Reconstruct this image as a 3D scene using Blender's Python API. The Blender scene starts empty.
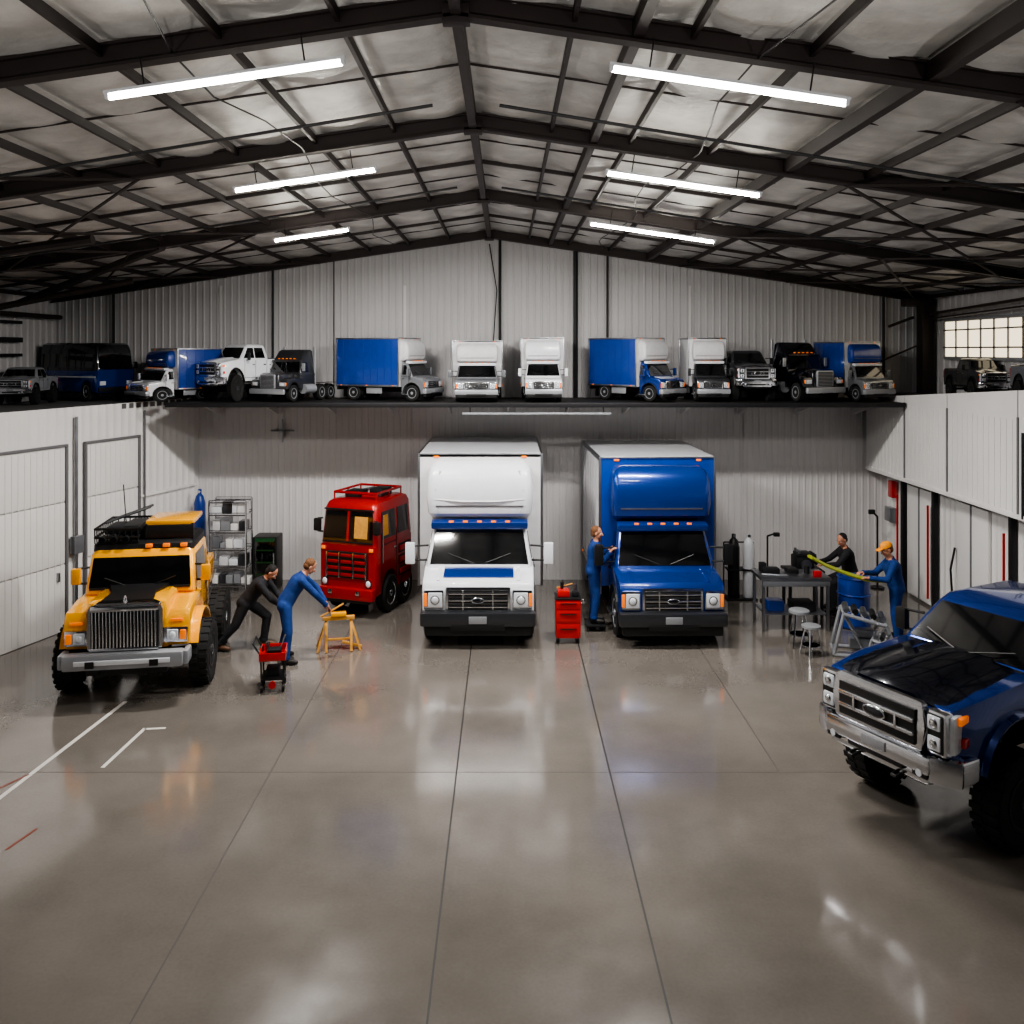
import bpy, bmesh, math, random
from mathutils import Vector, Matrix, Euler, noise
random.seed(4)
V=Vector
scene=bpy.context.scene
COL=scene.collection

# ------------------------------------------------------------------ materials
def lin(c):
    return tuple(((x/12.92) if x<=0.04045 else ((x+0.055)/1.055)**2.4) for x in c)
def mat(name,col,rough=.5,metal=0.,coat=0.,emit=0.,var=0.,vs=4.,bump=0.,bs=20.,ecol=None):
    m=bpy.data.materials.new(name); m.use_nodes=True
    nt=m.node_tree; p=nt.nodes['Principled BSDF']
    c=lin(col)+(1,)
    p.inputs['Base Color'].default_value=c
    p.inputs['Roughness'].default_value=rough
    p.inputs['Metallic'].default_value=metal
    p.inputs['Coat Weight'].default_value=coat
    p.inputs['Coat Roughness'].default_value=.05
    tc=nt.nodes.new('ShaderNodeTexCoord')
    if var>0:
        n=nt.nodes.new('ShaderNodeTexNoise'); n.inputs['Scale'].default_value=vs; n.inputs['Detail'].default_value=6
        nt.links.new(tc.outputs['Object'],n.inputs['Vector'])
        r=nt.nodes.new('ShaderNodeValToRGB')
        r.color_ramp.elements[0].position=.3; r.color_ramp.elements[1].position=.7
        r.color_ramp.elements[0].color=tuple(x*(1-var) for x in c[:3])+(1,)
        r.color_ramp.elements[1].color=tuple(min(1,x*(1+var*.6)) for x in c[:3])+(1,)
        nt.links.new(n.outputs['Fac'],r.inputs['Fac']); nt.links.new(r.outputs['Color'],p.inputs['Base Color'])
    if bump>0:
        n2=nt.nodes.new('ShaderNodeTexNoise'); n2.inputs['Scale'].default_value=bs; n2.inputs['Detail'].default_value=4
        nt.links.new(tc.outputs['Object'],n2.inputs['Vector'])
        b=nt.nodes.new('ShaderNodeBump'); b.inputs['Strength'].default_value=bump; b.inputs['Distance'].default_value=.02
        nt.links.new(n2.outputs['Fac'],b.inputs['Height']); nt.links.new(b.outputs['Normal'],p.inputs['Normal'])
    if emit>0:
        p.inputs['Emission Color'].default_value=lin(ecol or col)+(1,)
        p.inputs['Emission Strength'].default_value=emit
    return m
BLACK=mat('black_plastic',(.07,.07,.075),.45)
RUB=mat('tyre_rubber',(.06,.06,.062),.8,bump=.3,bs=60)
UNDER=mat('underbody',(.05,.05,.05),.8)
CHROME=mat('chrome',(.85,.86,.88),.14,1.)
STEEL=mat('brushed_steel',(.62,.63,.65),.35,1.,var=.2)
SILV=mat('silver_paint',(.62,.63,.65),.35,.4)
GLASS=mat('dark_window_glass',(.035,.04,.05),.06,0,1.)
LENS=mat('lamp_lens',(.9,.92,.95),.1,.2,1.)
AMBER=mat('amber_lens',(1.,.5,.08),.2,0,1.,emit=.3)
REDL=mat('red_lens',(.8,.05,.03),.2,0,1.)
WHITE=mat('white_paint',(.86,.87,.89),.3,0,.6,var=.05)
WBOX=mat('white_box_panel',(.80,.80,.81),.45,var=.08)
BLUE=mat('blue_paint',(.03,.2,.50),.25,.35,.9)
BLUEB=mat('blue_box_panel',(.03,.21,.54),.35,0.,.5,var=.1)
NAVY=mat('navy_metallic_paint',(.03,.2,.5),.22,.5,1.)
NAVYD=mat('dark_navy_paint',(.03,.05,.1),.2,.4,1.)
YEL=mat('yellow_paint',(.98,.68,.04),.25,.1,1.)
RED=mat('red_paint',(.72,.06,.05),.3,0,.8)
REDD=mat('deep_red_paint',(.62,.04,.05),.3,.2,.9)
GREY=mat('grey_paint',(.45,.46,.48),.3,.3,.6)
DGREY=mat('dark_grey_paint',(.2,.205,.22),.3,.3,.7)
WOOD=mat('pine_wood',(.78,.56,.25),.6,var=.2,vs=12)
BROWN=mat('painted_steel_beam',(.15,.115,.11),.6,var=.25,vs=3)
TUBE=mat('fluorescent_tube',(1,1,1),.3,emit=58,ecol=(1,.98,.93))
TUBE2=mat('fluorescent_tube_dim',(1,1,1),.3,emit=26,ecol=(1,.98,.93))
SKIN=mat('skin',(.72,.5,.4),.55,bump=.1,bs=80)
SUIT=mat('blue_coverall_cloth',(.05,.2,.45),.85,var=.2,vs=9,bump=.5,bs=18)
SUITD=mat('dark_work_cloth',(.10,.10,.12),.85,var=.2,vs=9,bump=.5,bs=18)
HAIR=mat('brown_hair',(.42,.27,.15),.7,bump=.6,bs=90)
HAIRD=mat('black_hair',(.06,.05,.045),.7,bump=.6,bs=90)
CAP=mat('orange_cap_cloth',(.95,.6,.12),.7)
BOOT=mat('leather_boot',(.08,.065,.055),.6)
BOOTT=mat('tan_boot',(.35,.24,.16),.6)
EYEW=mat('eye_white',(.9,.9,.88),.3)
LIP=mat('lip',(.55,.28,.25),.5)
GREEN=mat('green_yellow_plastic',(.62,.66,.2),.4)
WPAINT=mat('floor_marking_paint',(.82,.8,.78),.4,var=.1)
JOINT=mat('floor_joint_sealant',(.13,.12,.115),.6)
JOINTL=mat('floor_joint_filler',(.27,.25,.24),.6)
RPAINT=mat('red_marking_paint',(.5,.25,.2),.5)
DARKW=mat('dark_steel',(.12,.12,.13),.5,.3)
FRAME=mat('grey_door_frame',(.42,.42,.43),.5)

# ------------------------------------------------------------------ builder
class B:
    def __init__(s): s.V=[];s.F=[];s.FM=[];s.mats=[];s.M=Matrix.Identity(4)
    def mi(s,m):
        if m not in s.mats: s.mats.append(m)
        return s.mats.index(m)
    def add(s,vs,fs,m):
        o=len(s.V); i=s.mi(m)
        s.V+=[s.M@V(v) for v in vs]
        for f in fs: s.F.append([a+o for a in f]); s.FM.append(i)
    def box(s,c,d,m,bev=0.,rot=None,seg=2):
        x,y,z=d[0]/2,d[1]/2,d[2]/2
        if bev<=0:
            vs=[V(q) for q in[(-x,-y,-z),(x,-y,-z),(x,y,-z),(-x,y,-z),(-x,-y,z),(x,-y,z),(x,y,z),(-x,y,z)]]
            fs=[(0,3,2,1),(4,5,6,7),(0,1,5,4),(1,2,6,5),(2,3,7,6),(3,0,4,7)]
        else:
            bm=bmesh.new(); bmesh.ops.create_cube(bm,size=1)
            for v in bm.verts: v.co=V((v.co.x*d[0],v.co.y*d[1],v.co.z*d[2]))
            bmesh.ops.bevel(bm,geom=bm.edges[:],offset=min(bev,min(d)*.49),segments=seg,profile=.6,affect='EDGES')
            bm.verts.index_update(); vs=[v.co.copy() for v in bm.verts]; fs=[[v.index for v in f.verts] for f in bm.faces]; bm.free()
        R=Euler(rot).to_matrix() if rot else Matrix.Identity(3)
        c=V(c); s.add([R@v+c for v in vs],fs,m)
    def cyl(s,p0,p1,r,m,r2=None,seg=14):
        p0=V(p0);p1=V(p1); r2=r if r2 is None else r2
        d=(p1-p0)
        if d.length<1e-6: return
        d.normalize(); a=d.orthogonal().normalized(); b=d.cross(a)
        vs=[];n=seg
        for p,rr in((p0,r),(p1,r2)):
            for i in range(n):
                t=2*math.pi*i/n; vs.append(p+(a*math.cos(t)+b*math.sin(t))*rr)
        fs=[(i,(i+1)%n,n+(i+1)%n,n+i) for i in range(n)]+[list(range(n))[::-1],list(range(n,2*n))]
        s.add(vs,fs,m)
    def tube(s,pts,r,m,seg=8):
        for a,b in zip(pts[:-1],pts[1:]): s.cyl(a,b,r,m,seg=seg)
    def sph(s,c,r,m,seg=14,rings=9,rot=None):
        if not hasattr(r,'__len__'): r=(r,r,r)
        c=V(c); R=rot if rot is not None else Matrix.Identity(3)
        vs=[V((0,0,r[2]))]
        for j in range(1,rings):
            ph=math.pi*j/rings
            for i in range(seg):
                t=2*math.pi*i/seg; vs.append(V((r[0]*math.sin(ph)*math.cos(t),r[1]*math.sin(ph)*math.sin(t),r[2]*math.cos(ph))))
        vs.append(V((0,0,-r[2])))
        fs=[(0,1+i,1+(i+1)%seg) for i in range(seg)]
        for j in range(rings-2):
            a=1+j*seg
            fs+=[(a+i,a+seg+i,a+seg+(i+1)%seg,a+(i+1)%seg) for i in range(seg)]
        a=1+(rings-2)*seg; fs+=[(a+i,len(vs)-1,a+(i+1)%seg) for i in range(seg)]
        s.add([R@v+c for v in vs],fs,m)
    def loft(s,rings,m,cap=True):
        n=len(rings[0]); vs=[V(p) for r in rings for p in r]; fs=[]
        for j in range(len(rings)-1):
            a=j*n; fs+=[(a+i,a+(i+1)%n,a+n+(i+1)%n,a+n+i) for i in range(n)]
        if cap: fs+=[list(range(n))[::-1],list(range(len(vs)-n,len(vs)))]
        s.add(vs,fs,m)
    def lathe(s,c,prof,m,axis='X',seg=28,closed=False):
        c=V(c);rings=[]
        for a,r in prof:
            ring=[]
            for i in range(seg):
                t=2*math.pi*i/seg
                if axis=='X': ring.append(c+V((a,r*math.cos(t),r*math.sin(t))))
                elif axis=='Z': ring.append(c+V((r*math.cos(t),r*math.sin(t),a)))
                else: ring.append(c+V((r*math.cos(t),a,r*math.sin(t))))
            rings.append(ring)
        s.loft(rings,m)
    def prism(s,prof,hw,m,bev=.03,cx=0.,taper=None):
        bm=bmesh.new()
        a=[bm.verts.new((-hw,y,z)) for y,z in prof]; b=[bm.verts.new((hw,y,z)) for y,z in prof]; n=len(prof)
        fa=bm.faces.new(a[::-1]); fb=bm.faces.new(b)
        for i in range(n): bm.faces.new((a[i],a[(i+1)%n],b[(i+1)%n],b[i]))
        bmesh.ops.recalc_face_normals(bm,faces=bm.faces[:])
        if bev>0:
            eds=list(fa.edges)+list(fb.edges)
            bmesh.ops.bevel(bm,geom=eds,offset=bev,segments=2,profile=.6,affect='EDGES')
        bmesh.ops.triangulate(bm,faces=[f for f in bm.faces if len(f.verts)>4])
        bm.verts.index_update()
        vs=[]
        for v in bm.verts:
            q=v.co.copy()
            if taper: q.x*=taper(q.y,q.z)
            q.x+=cx; vs.append(q)
        fs=[[v.index for v in f.verts] for f in bm.faces]; bm.free(); s.add(vs,fs,m)
    def mesh(s,name):
        me=bpy.data.meshes.new(name); me.from_pydata([tuple(v) for v in s.V],[],s.F)
        for m in s.mats: me.materials.append(m)
        me.polygons.foreach_set('material_index',s.FM); me.polygons.foreach_set('use_smooth',[True]*len(s.F))
        bm=bmesh.new(); bm.from_mesh(me); bmesh.ops.recalc_face_normals(bm,faces=bm.faces[:]); bm.to_mesh(me); bm.free()
        me.set_sharp_from_angle(angle=math.radians(38)); me.update(); return me
    def obj(s,name,loc=(0,0,0),rz=0.,sc=1.,parent=None):
        ob=bpy.data.objects.new(name,s.mesh(name)); COL.objects.link(ob)
        ob.location=loc; ob.rotation_euler=(0,0,math.radians(rz)); ob.scale=sc if hasattr(sc,'__len__') else (sc,)*3
        if parent: ob.parent=parent
        return ob
def arch(cy,cz,r,z0,n=10):
    a0=math.asin(max(-1,min(1,(z0-cz)/r)))
    return [(cy+r*math.cos(a0+(math.pi-2*a0)*i/n), cz+r*math.sin(a0+(math.pi-2*a0)*i/n)) for i in range(n+1)]
def rrect(hw,yf,yb,z,r=.1,n=4,rb=None):
    rb=r if rb is None else rb
    pts=[]
    for cx,cy,a0,rr in((hw-r,yf+r,-90,r),(hw-rb,yb-rb,0,rb),(-hw+rb,yb-rb,90,rb),(-hw+r,yf+r,180,r)):
        for i in range(n+1):
            t=math.radians(a0+90*i/n); pts.append((cx+rr*math.cos(t),cy+rr*math.sin(t),z))
    return pts
class Cab:
    def __init__(s,b,sl,m,r=.1,rb=.04):
        s.b=b;s.sl=sl;s.r=r; b.loft([rrect(hw,yf,yb,z,r,4,rb) for z,hw,yf,yb in sl],m)
    def at(s,z):
        for a,c in zip(s.sl[:-1],s.sl[1:]):
            if a[0]<=z<=c[0]:
                t=(z-a[0])/(c[0]-a[0]); return [a[i]+(c[i]-a[i])*t for i in range(1,4)]
        return s.sl[-1][1:]
    def front(s,z0,z1,ins,m,off=.012,x0=None,x1=None):
        vs=[]
        for z in(z0,z1):
            hw,yf,yb=s.at(z); w=hw-ins
            a=-w if x0 is None else x0; c=w if x1 is None else x1
            vs+=[(a,yf-off,z),(c,yf-off,z),(c,yf+.02,z),(a,yf+.02,z)]
        s.b.add(vs,[(0,1,2,3),(4,5,6,7),(0,1,5,4),(1,2,6,5),(2,3,7,6),(3,0,4,7)],m)
    def side(s,z0,z1,f0,b0,f1,b1,m,off=.012,sides=(1,-1)):
        for sd in sides:
            vs=[]
            for z,f,bk in((z0,f0,b0),(z1,f1,b1)):
                hw,yf,yb=s.at(z)
                vs+=[(sd*(hw+off),f,z),(sd*(hw+off),bk,z),(sd*(hw-.02),bk,z),(sd*(hw-.02),f,z)]
            s.b.add(vs,[(0,1,2,3),(4,5,6,7),(0,1,5,4),(1,2,6,5),(2,3,7,6),(3,0,4,7)],m)
def wheel(b,x,y,r,w,rim=SILV,lugs=0,spokes=8,side=1,rr=.6):
    c=(x,y,r)
    b.lathe(c,[(-w*.42,r*rr),(-w*.5,r*.75),(-w*.5,r*.9),(-w*.4,r*.985),(w*.4,r*.985),(w*.5,r*.9),(w*.5,r*.75),(w*.42,r*rr)],RUB)
    sd=side
    b.lathe(c,[(sd*w*.36,r*(rr+.02)),(sd*w*.46,r*(rr+.03)),(sd*w*.46,r*(rr-.03)),(sd*w*.3,r*(rr-.1)),(sd*w*.24,r*.3),(sd*w*.3,r*.2),(sd*w*.46,r*.17),(sd*w*.47,.001)],rim)
    for i in range(spokes):
        t=2*math.pi*i/spokes
        b.box((x+sd*w*.33,y+math.cos(t)*r*.36,r+math.sin(t)*r*.36),(w*.16,r*.42,r*.1),rim,.008,rot=(t,0,0))
    for i in range(8):
        t=2*math.pi*i/8+.2
        b.cyl((x+sd*w*.4,y+math.cos(t)*r*.13,r+math.sin(t)*r*.13),(x+sd*w*.5,y+math.cos(t)*r*.13,r+math.sin(t)*r*.13),r*.02,CHROME,seg=6)
    if lugs:
        for i in range(lugs):
            t=2*math.pi*i/lugs
            for k in(-1,1):
                tt=t+(math.pi/lugs if k>0 else 0)
                b.box((x+k*w*.27,y+math.cos(tt)*r*.985,r+math.sin(tt)*r*.985),(w*.42,r*.045,r*.13),RUB,0,rot=(tt,0,0))
def mirror(b,x,y,z,sx,m,h=.34):
    s=1 if x>0 else -1
    b.tube([(sx*s,y+.08,z+.12),(x,y,z+.12)],.018,BLACK); b.tube([(sx*s,y+.08,z-.14),(x,y,z-.12)],.018,BLACK)
    b.box((x,y,z),(.17,.1,h),m,.03); b.box((x,y+.051,z),(.14,.01,h-.05),CHROME)

# ------------------------------------------------------------------ box truck
def box_truck(cab=WHITE,boxm=WBOX,capm=WHITE,accent=BLUE,visor=BLUE,side=None,L=3.0,bumper=SILV,wrinkle=False,mir=None):
    b=B(); side=side or boxm; mir=mir or cab
    b.box((0,2.3,.52),(.85,3.9,.2),UNDER); b.box((0,.8,.55),(1.3,1.0,.3),UNDER)
    prof=[(.12,.36),(.08,.6),(.08,.98),(.16,1.09),(.8,1.2),(1.34,1.24),(1.34,.36)]+arch(.76,.42,.47,.36)
    b.prism(prof,.96,cab,.045,taper=lambda y,z:1-.05*max(0,(.5-y)))
    if accent: b.box((0,.5,1.165),(1.2,.42,.02),accent,.006,rot=(math.atan(.172),0,0))
    for s in(-1,1): b.box((s*.68,.47,1.15),(.05,.6,.03),cab,.012,rot=(math.atan(.172),0,0))
    for s in(-1,1):
        A=arch(.76,.42,.485,.4); b.tube([(s*.955,y,z) for y,z in A],.02,BLACK)
    b.box((0,.065,.81),(1.1,.06,.42),CHROME,.03); b.box((0,.035,.81),(1.0,.03,.33),BLACK,.01)
    for z in(.7,.81,.92): b.box((0,.01,z),(.98,.03,.028),CHROME,.008)
    for i in range(5): b.box((0,.018,.695+i*.057),(.98,.02,.008),STEEL)
    for x in(-.25,.25): b.box((x,.012,.81),(.025,.03,.32),CHROME)
    b.sph((0,-.01,.81),(.11,.015,.05),CHROME); b.sph((0,-.018,.81),(.095,.012,.04),NAVYD)
    for s in(-1,1):
        b.box((s*.745,.075,.81),(.34,.07,.33),CHROME,.03); b.box((s*.72,.04,.81),(.24,.03,.24),LENS,.02)
        b.cyl((s*.72,.03,.81),(s*.72,.018,.81),.08,CHROME,seg=16); b.sph((s*.72,.02,.81),(.06,.02,.06),LENS)
        b.box((s*.885,.06,.81),(.06,.07,.22),AMBER,.015)
        b.box((s*.7,.0,.46),(.2,.06,.08),BLACK,.01); b.cyl((s*.7,-.02,.46),(s*.7,-.04,.46),.035,LENS)
    b.box((0,.04,.5),(1.94,.22,.24),bumper,.05); b.box((0,.08,.31),(1.8,.18,.2),BLACK,.04)
    b.box((0,-.075,.5),(.3,.02,.12),SILV,.005); b.box((0,-.07,.37),(.9,.03,.09),BLACK,.01)
    c=Cab(b,[(1.16,.93,.7,1.38),(1.3,.92,.76,1.38),(1.78,.84,1.0,1.38),(1.9,.79,1.08,1.38),(1.95,.7,1.2,1.36)],cab,.09)
    c.front(1.25,1.8,.06,GLASS)
    c.side(1.3,1.76,.95,1.33,1.12,1.33,GLASS)
    for s in(-1,1):
        b.tube([(s*.1,.74,1.26),(s*.55,.8,1.42)],.01,BLACK,6)
        for z in(.5,1.22): b.box((s*.965,1.12,z),(.01,.42,.012),BLACK)
        b.box((s*.965,.915,.95),(.01,.012,.5),BLACK); b.box((s*.975,1.24,1.1),(.025,.12,.03),BLACK,.008)
        mirror(b,s*1.22,.82,1.42,.9,mir,.38)
        b.box((s*.9,1.15,.33),(.2,.4,.05),STEEL,.01)
    b.box((0,1.0,1.9),(1.72,.26,.13),visor,.04,rot=(.12,0,0))
    for x in(-.5,-.25,0,.25,.5): b.box((x,.9,1.96),(.09,.05,.035),AMBER,.01)
    y0=1.42; y1=y0+L; hw=1.12
    b.box((0,(y0+y1)/2,1.9),(2*hw,L,2.4),side,.02)
    b.box((0,y0-.01,1.9),(2*hw-.02,.03,2.38),boxm,.005)
    b.box((0,(y0+y1)/2,3.105),(2*hw-.04,L-.04,.02),WHITE)
    for s in(-1,1):
        b.box((s*hw,(y0+y1)/2,3.07),(.05,L+.04,.08),STEEL,.015); b.box((s*hw,(y0+y1)/2,.74),(.05,L+.04,.1),STEEL,.015)
        for y in(y0,y1): b.box((s*hw,y,1.9),(.055,.055,2.42),STEEL,.015)
        n=int(L/.4)
        for i in range(1,n): b.box((s*(hw+.004),y0+L*i/n,1.9),(.012,.03,2.26),side)
        for i in range(3): b.box((s*(hw+.03),y0+.3+i*(L-.6)/2,.76),(.02,.09,.04),AMBER,.005)
        b.box((s*1.0,(y0+y1)/2-.35,.5),(.03,.9,.3),SILV,.01)
    b.box((0,y0,3.07),(2*hw,.05,.08),STEEL,.015)
    sl=[(1.99,.88,1.14,1.43),(2.08,.93,1.02,1.43),(2.3,.95,.97,1.43),(2.7,.94,1.0,1.43),(2.88,.9,1.1,1.43),(2.97,.8,1.25,1.43)]
    n=Cab(b,sl,capm,.12)
    n.front(2.2,2.23,.16,STEEL,.006)
    if wrinkle:
        for x in(-.98,.98): b.tube([(x*.75,1.02,2.12),(x*.8,1.0,2.5),(x*.72,1.07,2.84)],.02,WBOX)
        b.tube([(-.8,.98,2.34),(-.3,.96,2.3),(.3,.96,2.3),(.8,.98,2.34)],.015,WBOX)
    for x in(-.8,.8): b.box((x,y0-.02,3.05),(.1,.04,.04),AMBER,.01)
    for s in(-1,1): b.box((s*.54,y1+.01,1.9),(1.04,.03,2.2),boxm,.01); b.tube([(s*.15,y1+.03,.85),(s*.15,y1+.03,2.95)],.012,STEEL)
    b.box((0,y1-.04,.6),(2.1,.12,.16),BLACK,.02)
    for s in(-1,1): b.box((s*.9,y1+.02,.6),(.2,.02,.08),REDL,.005)
    for s in(-1,1):
        wheel(b,s*.82,.76,.4,.26,SILV,0,6,s)
        wheel(b,s*.93,y1-.95,.4,.24,SILV,0,6,s); wheel(b,s*.66,y1-.95,.4,.24,SILV,0,0,s)
        b.box((s*.82,y1-.4,.42),(.5,.02,.5),BLACK)
        b.tube([(s*.5,.76,.4),(s*.8,.76,.4)],.06,UNDER)
    b.tube([(-.9,y1-.95,.4),(.9,y1-.95,.4)],.08,UNDER)
    return b

# ------------------------------------------------------------------ pickup
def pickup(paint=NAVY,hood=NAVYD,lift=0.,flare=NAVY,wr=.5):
    b=B(); b.M=Matrix.Translation((0,0,lift))
    b.box((0,2.8,.78),(1.2,4.9,.22),UNDER); b.box((0,1.2,.95),(1.3,1.3,.5),UNDER)
    prof=[(.16,.78),(.08,.95),(.06,1.3),(.14,1.42),(.7,1.5),(1.5,1.57),(1.7,1.53),(3.62,1.53),(3.66,1.56),(5.55,1.56),(5.6,1.4),(5.58,.84),(5.45,.76)]\
        +arch(4.5,.6,.6,.74)+arch(1.12,.6,.61,.74)
    b.prism(prof,.98,paint,.06,taper=lambda y,z:(1-.12*max(0,(.45-y))/.45*1.0)*(1-.04*max(0,z-1.25)/.3))
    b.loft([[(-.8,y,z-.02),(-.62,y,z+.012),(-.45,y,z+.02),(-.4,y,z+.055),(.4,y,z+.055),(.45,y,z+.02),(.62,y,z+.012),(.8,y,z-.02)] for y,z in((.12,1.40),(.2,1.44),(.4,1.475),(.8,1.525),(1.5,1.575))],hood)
    b.box((0,1.58,1.57),(1.6,.22,.03),BLACK,.01,rot=(.1,0,0))
    b.loft([[(-w,.06,z),(w,.06,z),(w,-.04+o,z),(-w,-.04+o,z)] for w,z,o in((.56,.92,.03),(.62,.96,0),(.66,1.2,0),(.62,1.42,.01),(.58,1.45,.04))],CHROME)
    b.box((0,-.045,1.18),(1.1,.04,.38),BLACK,.04)
    for z in(1.11,1.25): b.box((0,-.065,z),(1.08,.05,.045),CHROME,.016)
    for i in range(32): b.box((-.5+i*.0323,-.055,1.18),(.005,.015,.36),STEEL)
    for i in range(9): b.box((0,-.055,1.02+i*.04),(1.04,.015,.005),STEEL)
    for x in(-.3,.3): b.box((x,-.07,1.18),(.035,.05,.16),CHROME,.01)
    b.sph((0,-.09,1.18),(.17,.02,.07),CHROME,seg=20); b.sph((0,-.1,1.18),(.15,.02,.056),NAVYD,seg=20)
    for s in(-1,1):
        b.box((s*.77,.075,1.18),(.26,.14,.46),CHROME,.04); b.box((s*.77,.01,1.18),(.2,.03,.4),BLACK,.02); b.box((s*.76,.0,1.29),(.17,.05,.15),LENS,.03); b.box((s*.76,.0,1.08),(.17,.05,.15),LENS,.03)
        b.sph((s*.76,-.02,1.29),(.055,.03,.055),CHROME); b.sph((s*.76,-.02,1.08),(.05,.03,.05),CHROME)
        b.box((s*.885,.2,1.18),(.08,.28,.4),LENS,.04,rot=(0,0,s*.25)); b.box((s*.92,.25,1.32),(.07,.2,.08),AMBER,.02,rot=(0,0,s*.25)); b.box((s*.925,.29,1.08),(.06,.12,.1),REDL,.02,rot=(0,0,s*.2))
        b.box((s*.84,.1,.8),(.36,.2,.28),CHROME,.05,rot=(0,0,s*.5)); b.box((s*.98,.27,.8),(.08,.3,.26),CHROME,.03)
        b.box((s*.62,-.06,.74),(.2,.03,.1),BLACK,.01); b.cyl((s*.62,-.07,.74),(s*.62,-.09,.74),.04,LENS)
        b.tube([(s*.35,.0,.62),(s*.35,-.12,.6),(s*.28,-.12,.6),(s*.28,0,.62)],.018,BLACK)
    b.box((0,.02,.83),(1.5,.22,.2),CHROME,.05); b.box((0,.05,.68),(1.42,.16,.14),CHROME,.04); b.box((0,-.03,.72),(.8,.1,.07),BLACK,.02)
    b.box((0,-.095,.84),(.34,.02,.1),SILV,.005); b.box((0,.12,.6),(1.2,.1,.1),BLACK,.03)
    c=Cab(b,[(1.5,.93,1.42,3.68),(1.62,.9,1.56,3.66),(1.98,.79,2.0,3.54),(2.06,.75,2.14,3.48),(2.11,.62,2.34,3.3)],paint,.12,.08)
    c.front(1.6,1.99,.09,GLASS)
    c.side(1.6,1.98,1.78,2.58,2.16,2.58,GLASS); c.side(1.6,1.98,2.66,3.42,2.66,3.3,GLASS)
    b.box((0,3.62,1.82),(1.3,.02,.3),GLASS,rot=(.28,0,0))
    for s in(-1,1):
        b.tube([(s*.1,1.46,1.62),(s*.62,1.62,1.72)],.01,BLACK,6)
        for y in(1.78,2.62,3.5): b.box((s*.982,y,1.2),(.008,.014,.62),BLACK)
        b.box((s*.983,2.64,.88),(.008,1.72,.012),BLACK)
        for y in(2.44,3.3): b.box((s*.995,y,1.36),(.035,.18,.04),CHROME,.012)
        b.box((s*1.0,2.6,.66),(.16,1.9,.06),BLACK,.02)
        for yy in(1.9,3.3): b.tube([(s*.95,yy,.68),(s*.7,yy,.8)],.02,BLACK)
        mirror(b,s*1.22,1.86,1.66,.92,BLACK,.28)
        for cy in(1.12,4.5):
            A=arch(cy,.6,.64,.72,14)
            b.loft([[(s*.93,cy+(y-cy)*.94,.6+(z-.6)*.94),(s*1.04,cy+(y-cy)*.95,.6+(z-.6)*.95),(s*1.05,y,z),(s*.95,cy+(y-cy)*1.06,.6+(z-.6)*1.06)] for y,z in A],flare)
        b.box((s*.9,5.6,1.25),(.14,.04,.4),REDL,.01)
    b.box((0,4.62,1.575),(1.5,1.72,.02),BLACK)  # flat black sheet stands in for the shaded recess of an open bed
    b.box((0,5.66,.76),(1.8,.14,.18),CHROME,.04)
    b.M=Matrix.Identity(4)
    for s in(-1,1):
        for cy in(1.12,4.5):
            wheel(b,s*.92,cy,wr,.36,DARKW,26,8,s,.54)
            b.tube([(s*.75,cy+.12,wr),(s*.6,cy+.15,1.0+lift)],.035,STEEL); b.tube([(s*.7,cy-.12,wr),(s*.6,cy-.1,1.0+lift)],.05,BLACK)
    for cy in(1.12,4.5): b.cyl((-.8,cy,wr),(.8,cy,wr),.06,UNDER); b.sph((0.1,cy,wr),(.17,.17,.17),UNDER)
    b.tube([(.5,1.1,.62),(-.4,.9,.6)],.03,STEEL)
    return b

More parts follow.
